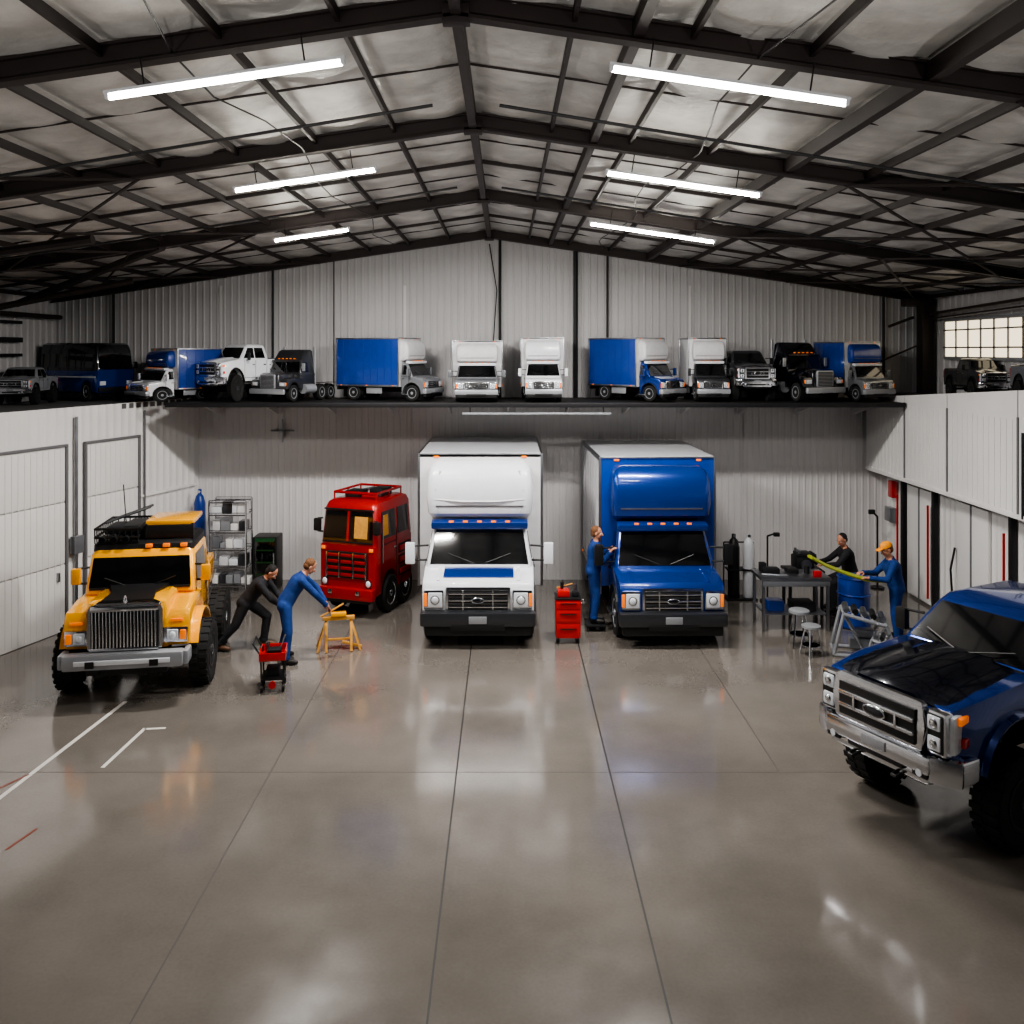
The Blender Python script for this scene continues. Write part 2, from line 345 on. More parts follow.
# ------------------------------------------------------------------ yellow utility truck
def yellow_truck():
    b=B()
    b.box((0,1.7,.66),(.9,2.9,.24),UNDER); b.box((0,.75,.8),(1.2,1.0,.3),UNDER)
    b.loft([rrect(.66,.12,1.0,.8,.06),rrect(.66,.1,1.0,1.4,.06),rrect(.63,.12,1.0,1.5,.06),rrect(.56,.18,1.0,1.53,.06)],YEL)
    b.loft([[(-.42,.12,1.5),(.42,.12,1.5),(.42,.12,1.55),(-.42,.12,1.55)],[(-.36,.5,1.52),(.36,.5,1.52),(.36,.5,1.57),(-.36,.5,1.57)],[(-.5,.86,1.52),(.5,.86,1.52),(.5,.86,1.59),(-.5,.86,1.59)]],BLACK)
    b.loft([[(-w,.12,z),(w,.12,z),(w,-.02,z),(-w,-.02,z)] for w,z in((.58,.84),(.6,.9),(.6,1.42),(.56,1.49),(.44,1.54))],CHROME)
    b.box((0,-.02,1.15),(1.08,.05,.54),BLACK,.02)
    for i in range(19): b.box((-.495+i*.055,-.05,1.15),(.026,.05,.55),CHROME,.008)
    b.box((0,-.04,1.46),(1.08,.08,.08),CHROME,.03); b.sph((0,0,1.58),(.03,.03,.07),CHROME); b.box((0,-.05,.86),(1.1,.07,.05),CHROME,.02)
    for s in(-1,1):
        prof=[(.14,.82),(.1,.92),(.1,1.24),(.18,1.36),(.7,1.42),(1.1,1.42),(1.36,.95),(1.36,.82)]+arch(.78,.64,.54,.8)
        b.prism(prof,.21,YEL,.05,cx=s*.8)
        b.box((s*.79,.08,1.0),(.38,.06,.24),CHROME,.03); b.box((s*.74,.045,1.0),(.18,.04,.17),LENS,.02); b.box((s*.91,.045,1.0),(.1,.04,.15),AMBER,.02)
        b.sph((s*.74,.03,1.0),(.06,.03,.06),LENS); b.box((s*.8,.085,1.22),(.2,.03,.04),AMBER,.01)
        A=arch(.78,.62,.58,.8,12)
        b.loft([[(s*.97,.78+(y-.78)*.93,.62+(z-.62)*.93),(s*1.12,.78+(y-.78)*.95,.62+(z-.62)*.95),(s*1.12,y,z),(s*.97,y,z)] for y,z in A],YEL)
        wheel(b,s*1.1,.78,.5,.32,DARKW,24,8,s,.52); wheel(b,s*1.06,2.5,.5,.3,DARKW,24,8,s,.52)
        mirror(b,s*1.1,.95,1.72,.9,YEL,.26)
        b.box((s*1.0,1.62,.6),(.22,.5,.06),STEEL,.02)
    for cy in(.78,2.5): b.cyl((-.95,cy,.5),(.95,cy,.5),.07,UNDER); b.sph((0,cy,.5),.19,UNDER)
    BM=SILV
    b.box((0,-.08,.7),(1.9,.2,.24),BM,.05); b.box((0,-.19,.7),(1.5,.02,.07),WHITE,.008)
    for s in(-1,1): b.box((s*.5,-.2,.68),(.14,.04,.1),BLACK,.01); b.box((s*.98,.02,.7),(.1,.3,.22),BM,.04); b.tube([(s*.3,-.1,.54),(s*.3,-.2,.51),(s*.38,-.2,.51),(s*.38,-.1,.54)],.018,BLACK)
    b.box((0,.1,.5),(1.3,.1,.16),BLACK,.03)
    prof=[(.88,1.0),(.88,1.48),(1.0,1.5),(2.1,1.5),(2.1,.78),(1.35,.78)]
    b.prism(prof,.93,YEL,.05)
    c=Cab(b,[(1.46,.93,.84,2.1),(1.54,.93,.86,2.1),(2.04,.88,1.0,2.08),(2.12,.83,1.08,2.04)],YEL,.08)
    c.front(1.55,2.0,.07,GLASS)
    c.side(1.56,1.99,1.02,1.8,1.12,1.8,GLASS)
    b.box((0,.86,1.53),(1.7,.06,.04),BLACK,.01)
    for s in(-1,1):
        b.tube([(s*.15,.81,1.55),(s*.6,.86,1.7)],.01,BLACK,6)
        b.box((s*.935,1.42,1.0),(.01,.9,.012),BLACK); b.box((s*.935,1.0,1.2),(.01,.012,.5),BLACK); b.box((s*.935,1.88,1.15),(.01,.012,.6),BLACK); b.box((s*.95,1.78,1.34),(.03,.14,.03),BLACK,.01)
    b.M=Matrix.Translation((0,0,-.06))
    Cab(b,[(2.14,.86,1.06,2.08),(2.24,.86,1.08,2.08),(2.29,.8,1.14,2.04)],BLACK,.06)
    Cab(b,[(2.28,.5,1.26,2.0),(2.46,.48,1.26,2.0),(2.5,.42,1.3,1.96)],BLACK,.06).front(2.3,2.42,.05,GLASS)
    b.box((.42,1.58,2.56),(.84,.8,.08),YEL,.02); b.box((.42,1.2,2.42),(.82,.06,.22),BLACK,.02)
    for s in(-1,1): b.box((.42+s*.4,1.22,2.42),(.04,.1,.26),BLACK,.015)
    for x in(-.7,-.5,-.3): b.cyl((x,1.08,2.33),(x,1.02,2.33),.06,BLACK); b.cyl((x,1.025,2.33),(x,1.01,2.33),.045,GLASS)
    for x in(.1,.4,.7): b.box((x,1.05,2.22),(.12,.07,.06),AMBER,.015)
    for z in(2.36,2.5):
        b.tube([(-.84,1.1,z),(-.1,1.1,z),(-.1,2.1,z),(-.84,2.1,z),(-.84,1.1,z)],.02,BLACK)
    for i in range(8):
        x=-.84+i*.105; b.tube([(x,1.1,2.3),(x,1.1,2.51)],.012,BLACK); b.tube([(x,1.1,2.36),(x,2.1,2.36)],.012,BLACK); b.tube([(x,2.1,2.3),(x,2.1,2.51)],.012,BLACK)
    for i in range(10): y=1.1+i*.11; b.tube([(-.84,y,2.26),(-.84,y,2.51)],.012,BLACK); b.tube([(-.1,y,2.26),(-.1,y,2.51)],.012,BLACK)
    b.box((-.48,1.6,2.42),(.5,.6,.1),DARKW,.02)
    b.tube([(-.78,1.5,2.52),(-.1,1.9,2.7)],.02,DARKW); b.tube([(-.78,1.7,2.52),(-.1,2.1,2.7)],.02,DARKW)
    for i in range(6): t=i/5; b.tube([(-.78+.68*t,1.5+.4*t,2.52+.18*t),(-.78+.68*t,1.7+.4*t,2.52+.18*t)],.012,DARKW)
    b.tube([(-.45,1.6,2.5),(-.5,1.6,3.15)],.01,BLACK)
    b.M=Matrix.Identity(4)
    b.box((0,2.62,1.3),(1.7,.95,.5),YEL,.04); b.box((0,2.62,1.0),(1.2,.95,.3),UNDER); b.box((0,2.62,1.56),(1.5,.8,.03),BLACK)
    for s in(-1,1):
        b.box((s*.855,2.62,1.32),(.012,.8,.36),YEL,.005); b.box((s*.865,2.62,1.32),(.02,.1,.04),CHROME,.005)
    return b

# ------------------------------------------------------------------ red cab-over with machinery on its roof
def red_truck():
    b=B(); W=.72; R=REDD
    b.box((0,1.0,.5),(.9,1.8,.3),UNDER)
    prof=[(.04,.4),(0,.6),(0,1.35),(1.8,1.35),(1.8,.42)]+arch(.72,.38,.42,.42)
    b.prism(prof,W,R,.06)
    c=Cab(b,[(1.3,W,0,1.8),(1.42,W,.02,1.8),(2.02,W-.04,.1,1.78),(2.12,W-.08,.18,1.72),(2.16,W-.16,.3,1.6)],R,.12,.1)
    c.front(1.42,1.97,.08,GLASS); c.front(1.42,1.97,0,R,.03,-.03,.03)
    c.side(1.44,1.95,.3,.95,.34,.95,GLASS); c.side(1.44,1.95,1.08,1.6,1.08,1.6,GLASS)
    c.front(1.48,1.88,0,WOOD,.02,.16,.5)
    c.side(1.5,1.88,.36,.6,.38,.6,WOOD,.02,(1,))
    for z in(1.4,2.0): b.box((0,.0 if z<1.5 else .08,z),(1.3,.03,.03),BLACK,.01)
    b.box((0,-.01,.98),(1.08,.05,.5),BLACK,.03)
    for i in range(4): 
        for x in(-.35,0,.35): b.box((x,-.045,.8+i*.12),(.3,.03,.06),R,.012)
    for x in(-.5,-.18,.18,.5): b.box((x,-.05,.98),(.03,.04,.48),CHROME,.008)
    for s in(-1,1):
        b.cyl((s*.56,0,.66),(s*.56,-.05,.66),.08,CHROME,seg=18); b.sph((s*.56,-.05,.66),(.06,.03,.06),LENS)
        b.box((s*.62,-.02,1.28),(.1,.03,.06),AMBER,.01)
        for y in(.28,1.0): b.box((s*(W+.004),y,1.1),(.01,.014,.95),BLACK)
        b.box((s*(W+.01),.64,1.33),(.01,.72,.012),BLACK); b.box((s*(W+.02),.88,1.22),(.03,.12,.03),CHROME,.01)
        for r in range(3): b.box((s*(W+.01),1.4,.7+r*.22),(.02,.6,.18),DARKW,.005); b.box((s*(W+.03),1.4,.7+r*.22),(.02,.5,.1),R,.005)
        mirror(b,s*(W+.05),-.02,1.7,W-.05,BLACK,.24)
        b.tube([(s*(W+.03),.3,1.0),(s*(W+.03),.3,1.9)],.014,CHROME)
        wheel(b,s*.62,.72,.36,.26,CHROME,0,8,s); wheel(b,s*.6,1.5,.36,.24,CHROME,0,8,s)
        b.box((s*.35,-.15,.5),(.1,.06,.08),CHROME,.01)
    b.box((0,-.06,.46),(1.44,.18,.22),R,.04); b.box((0,-.02,.34),(1.2,.14,.12),BLACK,.03)
    # roof machinery: frame, pump, pipes
    b.tube([(-.55,.35,2.28),(.55,.35,2.28),(.55,1.55,2.28),(-.55,1.55,2.28),(-.55,.35,2.28)],.025,R)
    for x in(-.55,.55):
        for y in(.35,.95,1.55): b.tube([(x,y,2.1),(x,y,2.28)],.02,R)
    b.box((-.2,.75,2.22),(.4,.4,.14),BLACK,.03); b.box((.25,1.1,2.23),(.34,.5,.16),DARKW,.03); b.cyl((.1,.55,2.2),(.45,.55,2.2),.07,R)
    b.tube([(-.4,1.2,2.2),(0,1.25,2.27),(.4,.8,2.2)],.03,STEEL)
    return b

# ------------------------------------------------------------------ semi tractor
def semi(paint=DGREY,trim=CHROME,sleeper=True):
    b=B()
    b.box((0,2.7,.65),(.9,5.0,.25),UNDER)
    b.loft([rrect(.62,.1,1.75,.75,.12),rrect(.64,.06,1.75,1.35,.12),rrect(.6,.15,1.75,1.55,.12),rrect(.5,.35,1.75,1.63,.12)],paint)
    b.box((0,.05,1.15),(.95,.12,.8),trim,.05); b.box((0,-.01,1.14),(.82,.04,.68),BLACK,.02)
    for i in range(9): b.box((0,-.03,.86+i*.07),(.8,.02,.025),trim)
    for s in(-1,1):
        prof=[(.16,.72),(.12,.95),(.2,1.2),(.6,1.34),(1.75,1.3),(1.75,.72)]+arch(.95,.55,.54,.72)
        b.prism(prof,.27,paint,.06,cx=s*.88)
        b.box((s*.88,.13,1.0),(.36,.1,.22),trim,.03); b.box((s*.86,.08,1.0),(.26,.04,.16),LENS,.02); b.box((s*1.08,.16,1.0),(.06,.08,.16),AMBER,.01)
        wheel(b,s*.98,.95,.48,.28,trim,0,8,s)
        for y in(3.9,4.9): wheel(b,s*.98,y,.48,.4,trim,0,8,s)
        b.cyl((s*1.02,2.0,.7),(s*1.02,3.1,.7),.28,trim,seg=20)
        b.tube([(s*.98,3.35,.9),(s*.98,3.35,3.1)],.07,trim); mirror(b,s*1.2,1.8,1.95,.95,trim,.45)
        b.box((s*1.0,4.4,1.02),(.45,1.9,.03),BLACK,.01)
    b.box((0,-.05,.58),(2.2,.22,.3),trim,.06)
    b.box((0,2.5,1.15),(2.1,1.6,.9),paint,.05)
    c=Cab(b,[(1.5,1.03,1.7,3.3),(1.62,1.02,1.74,3.3),(2.25,.94,2.0,3.3),(2.4,.92,2.1,3.3),(2.85,.88,2.5,3.3),(2.95,.8,2.65,3.25)],paint,.14)
    c.front(1.66,2.22,.1,GLASS); c.front(1.66,2.22,0,paint,.02,-.015,.015); c.side(1.66,2.2,1.95,2.6,2.12,2.6,GLASS)
    b.box((0,1.98,2.3),(1.8,.22,.08),paint,.03)
    for x in(-.5,-.25,0,.25,.5): b.box((x,2.0,2.43),(.09,.08,.05),AMBER,.01)
    b.box((0,4.3,.85),(1.0,1.0,.1),BLACK,.02)
    return b
def bus(paint=BLUE):
    b=B()
    prof=[(.05,.4),(0,.7),(0,1.5),(6.0,1.5),(6.0,.42)]+arch(4.6,.45,.5,.42)+arch(1.2,.45,.5,.42)
    b.prism(prof,1.1,paint,.08)
    c=Cab(b,[(1.45,1.1,0,6),(2.4,1.06,.15,5.95),(2.7,1.0,.3,5.9),(2.78,.9,.5,5.7)],NAVYD,.15)
    c.front(1.5,2.3,.1,GLASS)
    for i in range(6): c.side(1.6,2.25,.5+i*.9,1.3+i*.9,.5+i*.9,1.3+i*.9,GLASS)
    for s in(-1,1):
        b.box((s*.8,-.02,.85),(.35,.05,.2),LENS,.02); mirror(b,s*1.2,-.05,1.7,1.05,BLACK)
        for y in(1.2,4.6): wheel(b,s*.96,y,.46,.28,SILV,0,8,s)
        b.box((s*1.11,3,1.15),(.02,5.6,.06),WHITE)
    b.box((0,-.03,.55),(2.1,.12,.22),BLACK,.03); b.box((0,3,.5),(1.2,5,.3),UNDER)
    return b

# ------------------------------------------------------------------ people
def remeshed(b,voxel,it=4):
    ob=bpy.data.objects.new('tmp',b.mesh('tmp')); COL.objects.link(ob)
    m=ob.modifiers.new('r','REMESH'); m.mode='VOXEL'; m.voxel_size=voxel; m.adaptivity=0
    s=ob.modifiers.new('s','SMOOTH'); s.factor=.5; s.iterations=it
    bpy.context.view_layer.update()
    ev=ob.evaluated_get(bpy.context.evaluated_depsgraph_get()); me=bpy.data.meshes.new_from_object(ev)
    vs=[v.co.copy() for v in me.vertices]; fs=[list(p.vertices) for p in me.polygons]
    bpy.data.objects.remove(ob); bpy.data.meshes.remove(me); return vs,fs
def limb(b,p0,p1,r0,r1,m):
    p0=V(p0);p1=V(p1); b.cyl(p0,p1,r0,m,r1,seg=16); b.sph(p0,r0,m); b.sph(p1,r1,m)
def frame(y,z):
    y=V(y).normalized(); x=y.cross(V(z)).normalized(); z=x.cross(y).normalized()
    return Matrix((x,y,z)).transposed()
def hand(out,w,d,n,side,curl=.6,m=SKIN):
    R=frame(d,-V(n)); M=R.to_4x4(); M.translation=V(w)
    b=B(); b.M=M
    b.sph((0,.05,0),(.040,.055,.016),m); limb(b,(0,-.02,0),(0,.02,0),.028,.028,m)
    b.box((0,.052,0),(.07,.07,.022),m,.01)
    L=(.072,.082,.077,.06)
    for i in range(4):
        x=(-.03+.02*i)*(-side); p=V((x,.085,0)); a=0
        for k,f in enumerate((.45,.3,.25)):
            a+=curl*(.6 if k==0 else .9); q=p+V((x*.1,math.cos(a),-math.sin(a)))*L[i]*f
            limb(b,p,q,.0092-.0008*k,.0085-.0008*k,m); p=q
    p=V((side*.03,.02,-.004)); q=p+V((side*.028,.028,-.012)); r=q+V((side*.004,.028,-.014)); t=r+V((-side*.006,.02,-.01))
    limb(b,p,q,.014,.011,m); limb(b,q,r,.011,.010,m); limb(b,r,t,.010,.008,m)
    out.add(*remeshed(b,.0045,2),m)
def person(name,J,suit,fwd,headdir,headup,hair,cap=None,boot=BOOT,curl=.7,toes=None):
    out=B(); b=B(); P={k:V(v) for k,v in J.items()}
    up=(P['neck']-P['pelvis']).normalized(); f=V(fwd); s=(P['shR']-P['shL']).normalized(); f=(f-up*f.dot(up)).normalized(); s=f.cross(up).normalized()
    L=(P['neck']-P['pelvis']).length; rings=[]
    for t,a,c in((-.2,.09,.08),(-.1,.15,.125),(.05,.175,.135),(.22,.172,.13),(.4,.165,.125),(.6,.182,.135),(.78,.195,.13),(.9,.165,.1),(.98,.09,.075),(1.03,.06,.06)):
        o=P['pelvis']+up*L*t
        rings.append([o+s*a*math.cos(2*math.pi*i/20)+f*c*math.sin(2*math.pi*i/20) for i in range(20)])
    b.loft(rings,suit)
    for q in'LR':
        limb(b,P['sh'+q],P['el'+q],.068,.055,suit); limb(b,P['el'+q],P['wr'+q],.054,.04,suit)
        limb(b,P['neck']-up*.06,P['sh'+q],.06,.064,suit)
        limb(b,P['hip'+q],P['kn'+q],.105,.078,suit); limb(b,P['kn'+q],P['an'+q]+V((0,0,.02)),.076,.064,suit)
        b.sph(P['hip'+q]-f*.04,.105,suit)
    limb(b,P['neck']-up*.05,P['head']-V(headup).normalized()*.06,.058,.052,suit)
    vs,fs=remeshed(b,.016,4)
    nk=P['neck']; hd=P['head']; nd=(hd-nk).normalized()
    A=[];Bk=[]
    for fa in fs:
        c=sum((vs[i] for i in fa),V())/len(fa)
        (A if ((c-nk).dot(nd)>.015 and (c-nk-nd*(c-nk).dot(nd)).length<.09) else Bk).append(fa)
    out.add(vs,Bk,suit)
    if A: out.add(vs,A,SKIN)
    def ring(c,ax,r1,r2,h,m,sx=None):
        ax=V(ax).normalized(); out.cyl(V(c)-ax*h/2,V(c)+ax*h/2,r1,m,r2,seg=18)
    ring(nk+nd*.005,nd,.072,.066,.03,suit)
    for q in'LR':
        d=(P['wr'+q]-P['el'+q]).normalized(); ring(P['wr'+q]-d*.005,d,.044,.044,.03,suit)
        dl=(P['an'+q]-P['kn'+q]).normalized(); ring(P['an'+q]+V((0,0,.03)),dl,.07,.072,.05,suit)
        bb=B(); t=V((toes or {}).get(q,fwd)); t=t.normalized(); an=P['an'+q]
        limb(bb,an+V((0,0,.05)),an-t*.02-V((0,0,.02)),.055,.05,boot)
        base=V((0,0,-.045))
        limb(bb,an-t*.03+base,an+t*.10+base,.045,.045,boot); limb(bb,an+t*.10+base,an+t*.17+base-V((0,0,.005)),.046,.036,boot)
        out.add(*remeshed(bb,.012,3),boot)
        out.cyl(an+V((0,0,-.09)),an+V((0,0,-.075)),.05,BLACK); out.cyl(an+t*.1+V((0,0,-.09)),an+t*.1+V((0,0,-.07)),.05,BLACK)
        side=1 if q=='L' else -1
        n=J.get('palm'+q) or tuple(-s*(1 if q=='R' else -1))
        hand(out,P['wr'+q]+d*.005,d,n,side,curl)
    R=frame(headdir,headup); M=R.to_4x4(); M.translation=hd
    h=B(); h.M=M
    h.sph((0,-.012,.03),(.076,.096,.09),SKIN,20,12); h.sph((0,.02,-.045),(.058,.066,.068),SKIN,18,10); h.sph((0,.055,-.085),(.028,.026,.024),SKIN)
    limb(h,(0,.084,.012),(0,.106,-.028),.011,.016,SKIN); h.sph((0,.08,.026),(.05,.016,.012),SKIN)
    for x in(-1,1): h.sph((x*.077,-.008,-.008),(.011,.02,.034),SKIN); h.sph((x*.035,.07,-.02),(.024,.02,.02),SKIN)
    out.add(*remeshed(h,.0065,2),SKIN)
    out.M=M
    for x in(-1,1):
        out.sph((x*.032,.078,.006),(.014,.012,.009),EYEW); out.sph((x*.032,.0885,.006),(.006,.004,.006),BLACK); out.box((x*.032,.088,.026),(.032,.01,.006),hair,.002)
    out.sph((0,.086,-.056),(.024,.007,.006),LIP)
    out.sph((0,-.03,.042),(.082,.09,.088),hair,20,12); out.sph((0,-.05,-.01),(.074,.066,.07),hair,18,10)
    if cap:
        out.loft([[(.087*math.cos(math.pi*2*i/20)*k,-.012+.104*math.sin(math.pi*2*i/20)*k,z) for i in range(20)] for z,k in((.045,1.),(.08,.98),(.11,.85),(.13,.6),(.14,.2))],cap)
        out.box((0,.125,.052),(.13,.1,.012),cap,.005,rot=(-.15,0,0))
    out.M=Matrix.Identity(4)
    return out
def shiftJ(J,dx,dy=0,dz=0):
    return {k:(v if k.startswith('palm') else (v[0]+dx,v[1]+dy,v[2]+dz)) for k,v in J.items()}

# ================================================================== ROOM
YB=19.6; RX=-.36
def roofz(x): return 7.5-.148*abs(x-RX)
def floor_mat():
    m=bpy.data.materials.new('polished_concrete'); m.use_nodes=True; nt=m.node_tree; p=nt.nodes['Principled BSDF']
    tc=nt.nodes.new('ShaderNodeTexCoord')
    n=nt.nodes.new('ShaderNodeTexNoise'); n.inputs['Scale'].default_value=.35; n.inputs['Detail'].default_value=8; n.inputs['Roughness'].default_value=.6
    nt.links.new(tc.outputs['Object'],n.inputs['Vector'])
    r=nt.nodes.new('ShaderNodeValToRGB'); r.color_ramp.elements[0].position=.3; r.color_ramp.elements[1].position=.72
    r.color_ramp.elements[0].color=lin((.36,.34,.32))+(1,); r.color_ramp.elements[1].color=lin((.48,.455,.43))+(1,)
    nt.links.new(n.outputs['Fac'],r.inputs['Fac'])
    n3=nt.nodes.new('ShaderNodeTexNoise'); n3.inputs['Scale'].default_value=30; n3.inputs['Detail'].default_value=6; nt.links.new(tc.outputs['Object'],n3.inputs['Vector'])
    mx=nt.nodes.new('ShaderNodeMixRGB'); mx.blend_type='OVERLAY'; mx.inputs['Fac'].default_value=.12
    nt.links.new(r.outputs['Color'],mx.inputs['Color1']); nt.links.new(n3.outputs['Fac'],mx.inputs['Color2']); nt.links.new(mx.outputs['Color'],p.inputs['Base Color'])
    n2=nt.nodes.new('ShaderNodeTexNoise'); n2.inputs['Scale'].default_value=1.1; n2.inputs['Detail'].default_value=5; nt.links.new(tc.outputs['Object'],n2.inputs['Vector'])
    mr=nt.nodes.new('ShaderNodeMapRange'); mr.inputs['To Min'].default_value=.08; mr.inputs['To Max'].default_value=.2; mr.inputs['From Min'].default_value=.3; mr.inputs['From Max'].default_value=.7
    nt.links.new(n2.outputs['Fac'],mr.inputs['Value']); nt.links.new(mr.outputs['Result'],p.inputs['Roughness'])
    b=nt.nodes.new('ShaderNodeBump'); b.inputs['Strength'].default_value=.05; b.inputs['Distance'].default_value=.02; nt.links.new(n2.outputs['Fac'],b.inputs['Height']); nt.links.new(b.outputs['Normal'],p.inputs['Normal'])
    p.inputs['Specular IOR Level'].default_value=.8
    p.inputs['Coat Weight'].default_value=.5; p.inputs['Coat Roughness'].default_value=.1
    return m
FLOOR=floor_mat()
WALL=mat('ribbed_steel_wall',(.82,.81,.81),.45,.0,var=.05,vs=.8)
WALLU=mat('upper_steel_wall',(.72,.715,.72),.5,.0,var=.07,vs=.8)
WALLL=mat('white_panel_wall',(.89,.885,.88),.5,var=.05,vs=1.)
DECK=mat('deck_edge_steel',(.10,.095,.095),.6)
DECKT=mat('deck_surface',(.36,.36,.36),.6,var=.1)
INSUL=mat('roof_insulation_foil',(.76,.75,.735),.45,.0,var=.3,vs=2.2,bump=1.,bs=6)

b=B(); b.add([(-13,-4,0),(13,-4,0),(13,YB+.2,0),(-13,YB+.2,0)],[(0,1,2,3)],FLOOR); floor=b.obj('floor')
b=B()
for x in(-.586,1.23): b.box((x,(YB-4)/2,.001),(.018,YB+4,.002),JOINT)
b.box((-2.79,(YB-4)/2,.001),(.014,YB+4,.002),JOINTL)
b.box((3.24,13,.001),(.014,4.6,.002),JOINTL)
b.box((0,10.66,.0008),(16,.008,.0014),JOINTL)
b.obj('floor_joints',parent=floor)
b=B()
def stripe(p,q,w,m):
    p=V(p);q=V(q);d=(q-p).normalized();n=V((-d.y,d.x,0))*w/2
    z=V((0,0,.0025)); b.add([p-n+z,q-n+z,q+n+z,p+n+z],[(0,1,2,3)],m)
stripe((-5.72,9.2,0),(-5.41,12.8,0),.06,WPAINT); stripe((-4.83,10.77,0),(-4.77,11.9,0),.05,WPAINT); stripe((-4.77,11.87,0),(-4.5,11.9,0),.05,WPAINT)
stripe((-5.0,9.0,0),(-4.9,9.4,0),.03,RPAINT); stripe((-5.9,10,0),(-5.62,10.6,0),.03,RPAINT)
b.obj('floor_markings',parent=floor)

def ribbed(b,p0,p1,z0,ztop,m,pitch=.2,d=.022,nrm=None):
    p0=V(p0+(0,));p1=V(p1+(0,)); L=(p1-p0).length; u=(p1-p0)/L; n=V(nrm+(0,)) if nrm else V((u.y,-u.x,0))
    pts=[];t=0
    while t<L:
        for a,h in((0,0),(.6,0),(.7,1),(.9,1)):
            tt=t+a*pitch
            if tt<=L: pts.append(p0+u*tt+n*d*h)
        t+=pitch
    pts.append(p1)
    vs=[];
    for q in pts: vs+=[V((q.x,q.y,z0)),V((q.x,q.y,ztop(q.x) if callable(ztop) else ztop))]
    b.add(vs,[(2*i,2*i+2,2*i+3,2*i+1) for i in range(len(pts)-1)],m)
b=B(); ribbed(b,(-9.85,YB),(9.15,YB),0,3.97,WALL,.14,.011,(0,-1))
ribbed(b,(-9.85,YB-.01),(9.15,YB-.01),3.97,lambda x:roofz(x)+.12,WALLU,.15,.013,(0,-1))
b.box((0,YB+.12,3.6),(20.0,.12,7.2),WALLU)
for x in(-6.2,-2.2,4.0,6.2): b.box((x,YB-.035,5.2),(.05,.02,2.4),WALL)
for x in(-2.1,2.6,5.2): b.box((x,YB-.02,1.95),(.05,.02,3.8),WALL)
b.obj('wall_back')
b=B(); ribbed(b,(-9.8,-4),(-9.8,YB),3.9,roofz(-9.8)+.1,WALLU,.25,.03,(1,0)); b.box((-9.7,9,5.2),(.08,18,.1),DARKW); b.box((-9.7,9,4.9),(.06,18,.06),DARKW); b.box((-9.7,9,5.55),(.06,18,.06),DARKW); b.obj('wall_left_upper')
b=B(); ribbed(b,(9.1,-4),(9.1,YB),3.9,roofz(9.1)+.1,WALLU,.25,.03,(-1,0)); b.obj('wall_right_upper')
dx,dy=(-8.3+6.7),(14.75-19.6); LL=math.hypot(dx,dy); ux,uy=dx/LL,dy/LL
end=(-6.7+ux*5.9,19.6+uy*5.9)
b=B()
ribbed(b,(-6.7,19.6),end,0,3.97,WALLL,.2,.012,(-uy,ux) if -uy>0 else (uy,-ux)); ribbed(b,end,(end[0],-4),0,3.97,WALLL,.3,.012,(1,0)); b.obj('wall_left')
b=B()
def slab(b,poly,z0,z1,m):
    n=len(poly); vs=[(x,y,z0) for x,y in poly]+[(x,y,z1) for x,y in poly]
    b.add(vs,[list(range(n))[::-1],list(range(n,2*n))]+[(i,(i+1)%n,n+(i+1)%n,n+i) for i in range(n)],m)
slab(b,[(-6.72,19.5),(end[0]-.02,end[1]),(end[0]-.02,-4),(-9.75,-4),(-9.75,19.5)],3.86,3.96,DECKT)
b.obj('mezzanine_deck_left')
b=B()
b.box((.57,18.52,3.935),(14.4,2.05,.07),DECK,.01); b.box((.57,17.5,3.93),(14.4,.05,.09),DARKW,.01)
for i in range(12):
    x=-6.2+i*1.25
    b.add([(x-.02,YB-.05,3.9),(x-.02,18.2,3.9),(x-.02,YB-.05,3.6),(x+.02,YB-.05,3.9),(x+.02,18.2,3.9),(x+.02,YB-.05,3.6)],[(0,1,2),(3,5,4),(0,3,4,1),(1,4,5,2),(2,5,3,0)],WALL)
b.box((.6,17.56,3.76),(2.9,.05,.04),SILV,.01)
for x in(-.7,1.9): b.tube([(x,17.56,3.78),(x,17.56,3.9)],.01,DARKW)
b.obj('display_shelf')
wallM=Matrix.Translation((-6.7,19.6,0))@Matrix(((ux,-uy,0,0),(uy,ux,0,0),(0,0,1,0),(0,0,0,1)))
nroom=V((-uy,ux,0)); sgn=1 if nroom.x>0 else -1
def wl(b): b.M=wallM
def door(name,u0,u1,h):
    b=B(); wl(b); o=sgn
    for u in(u0,u1): b.box((u,o*.05,h/2),(.05,.06,h),FRAME,.01)
    b.box(((u0+u1)/2,o*.05,h),(u1-u0+.05,.06,.05),FRAME,.01)
    for z0,z1 in((0,1.2),(1.2,2.3),(2.3,h)):
        b.box(((u0+u1)/2,o*.035,(z0+z1)/2),(u1-u0-.06,.03,z1-z0-.02),WALLL,.01)
    n=int((u1-u0)/.12)
    for i in range(1,n): b.box((u0+(u1-u0)*i/n,o*.052,h/2),(.02,.012,h-.1),WALLL)
    b.box((u0+.2,o*.07,1.0),(.05,.05,.16),STEEL,.01)
    b.obj(name)
door('door_1',1.9,3.3,3.3); door('door_2',3.75,5.3,3.3)
b=B(); wl(b); b.box((1.0,sgn*.04,2.1),(1.7,.04,.05),WALLL,.01); b.box((.95,sgn*.04,1.35),(1.7,.05,.08),FRAME,.01)
b.tube([(3.55,sgn*.08,0),(3.55,sgn*.08,3.8)],.03,STEEL); b.tube([(1.75,sgn*.06,1.2),(1.75,sgn*.06,3.8)],.02,FRAME)
b.box((3.55,sgn*.1,1.5),(.22,.12,.32),GREY,.02); b.box((1.5,sgn*.08,1.4),(.3,.1,.4),GREY,.02); b.obj('trim_1')
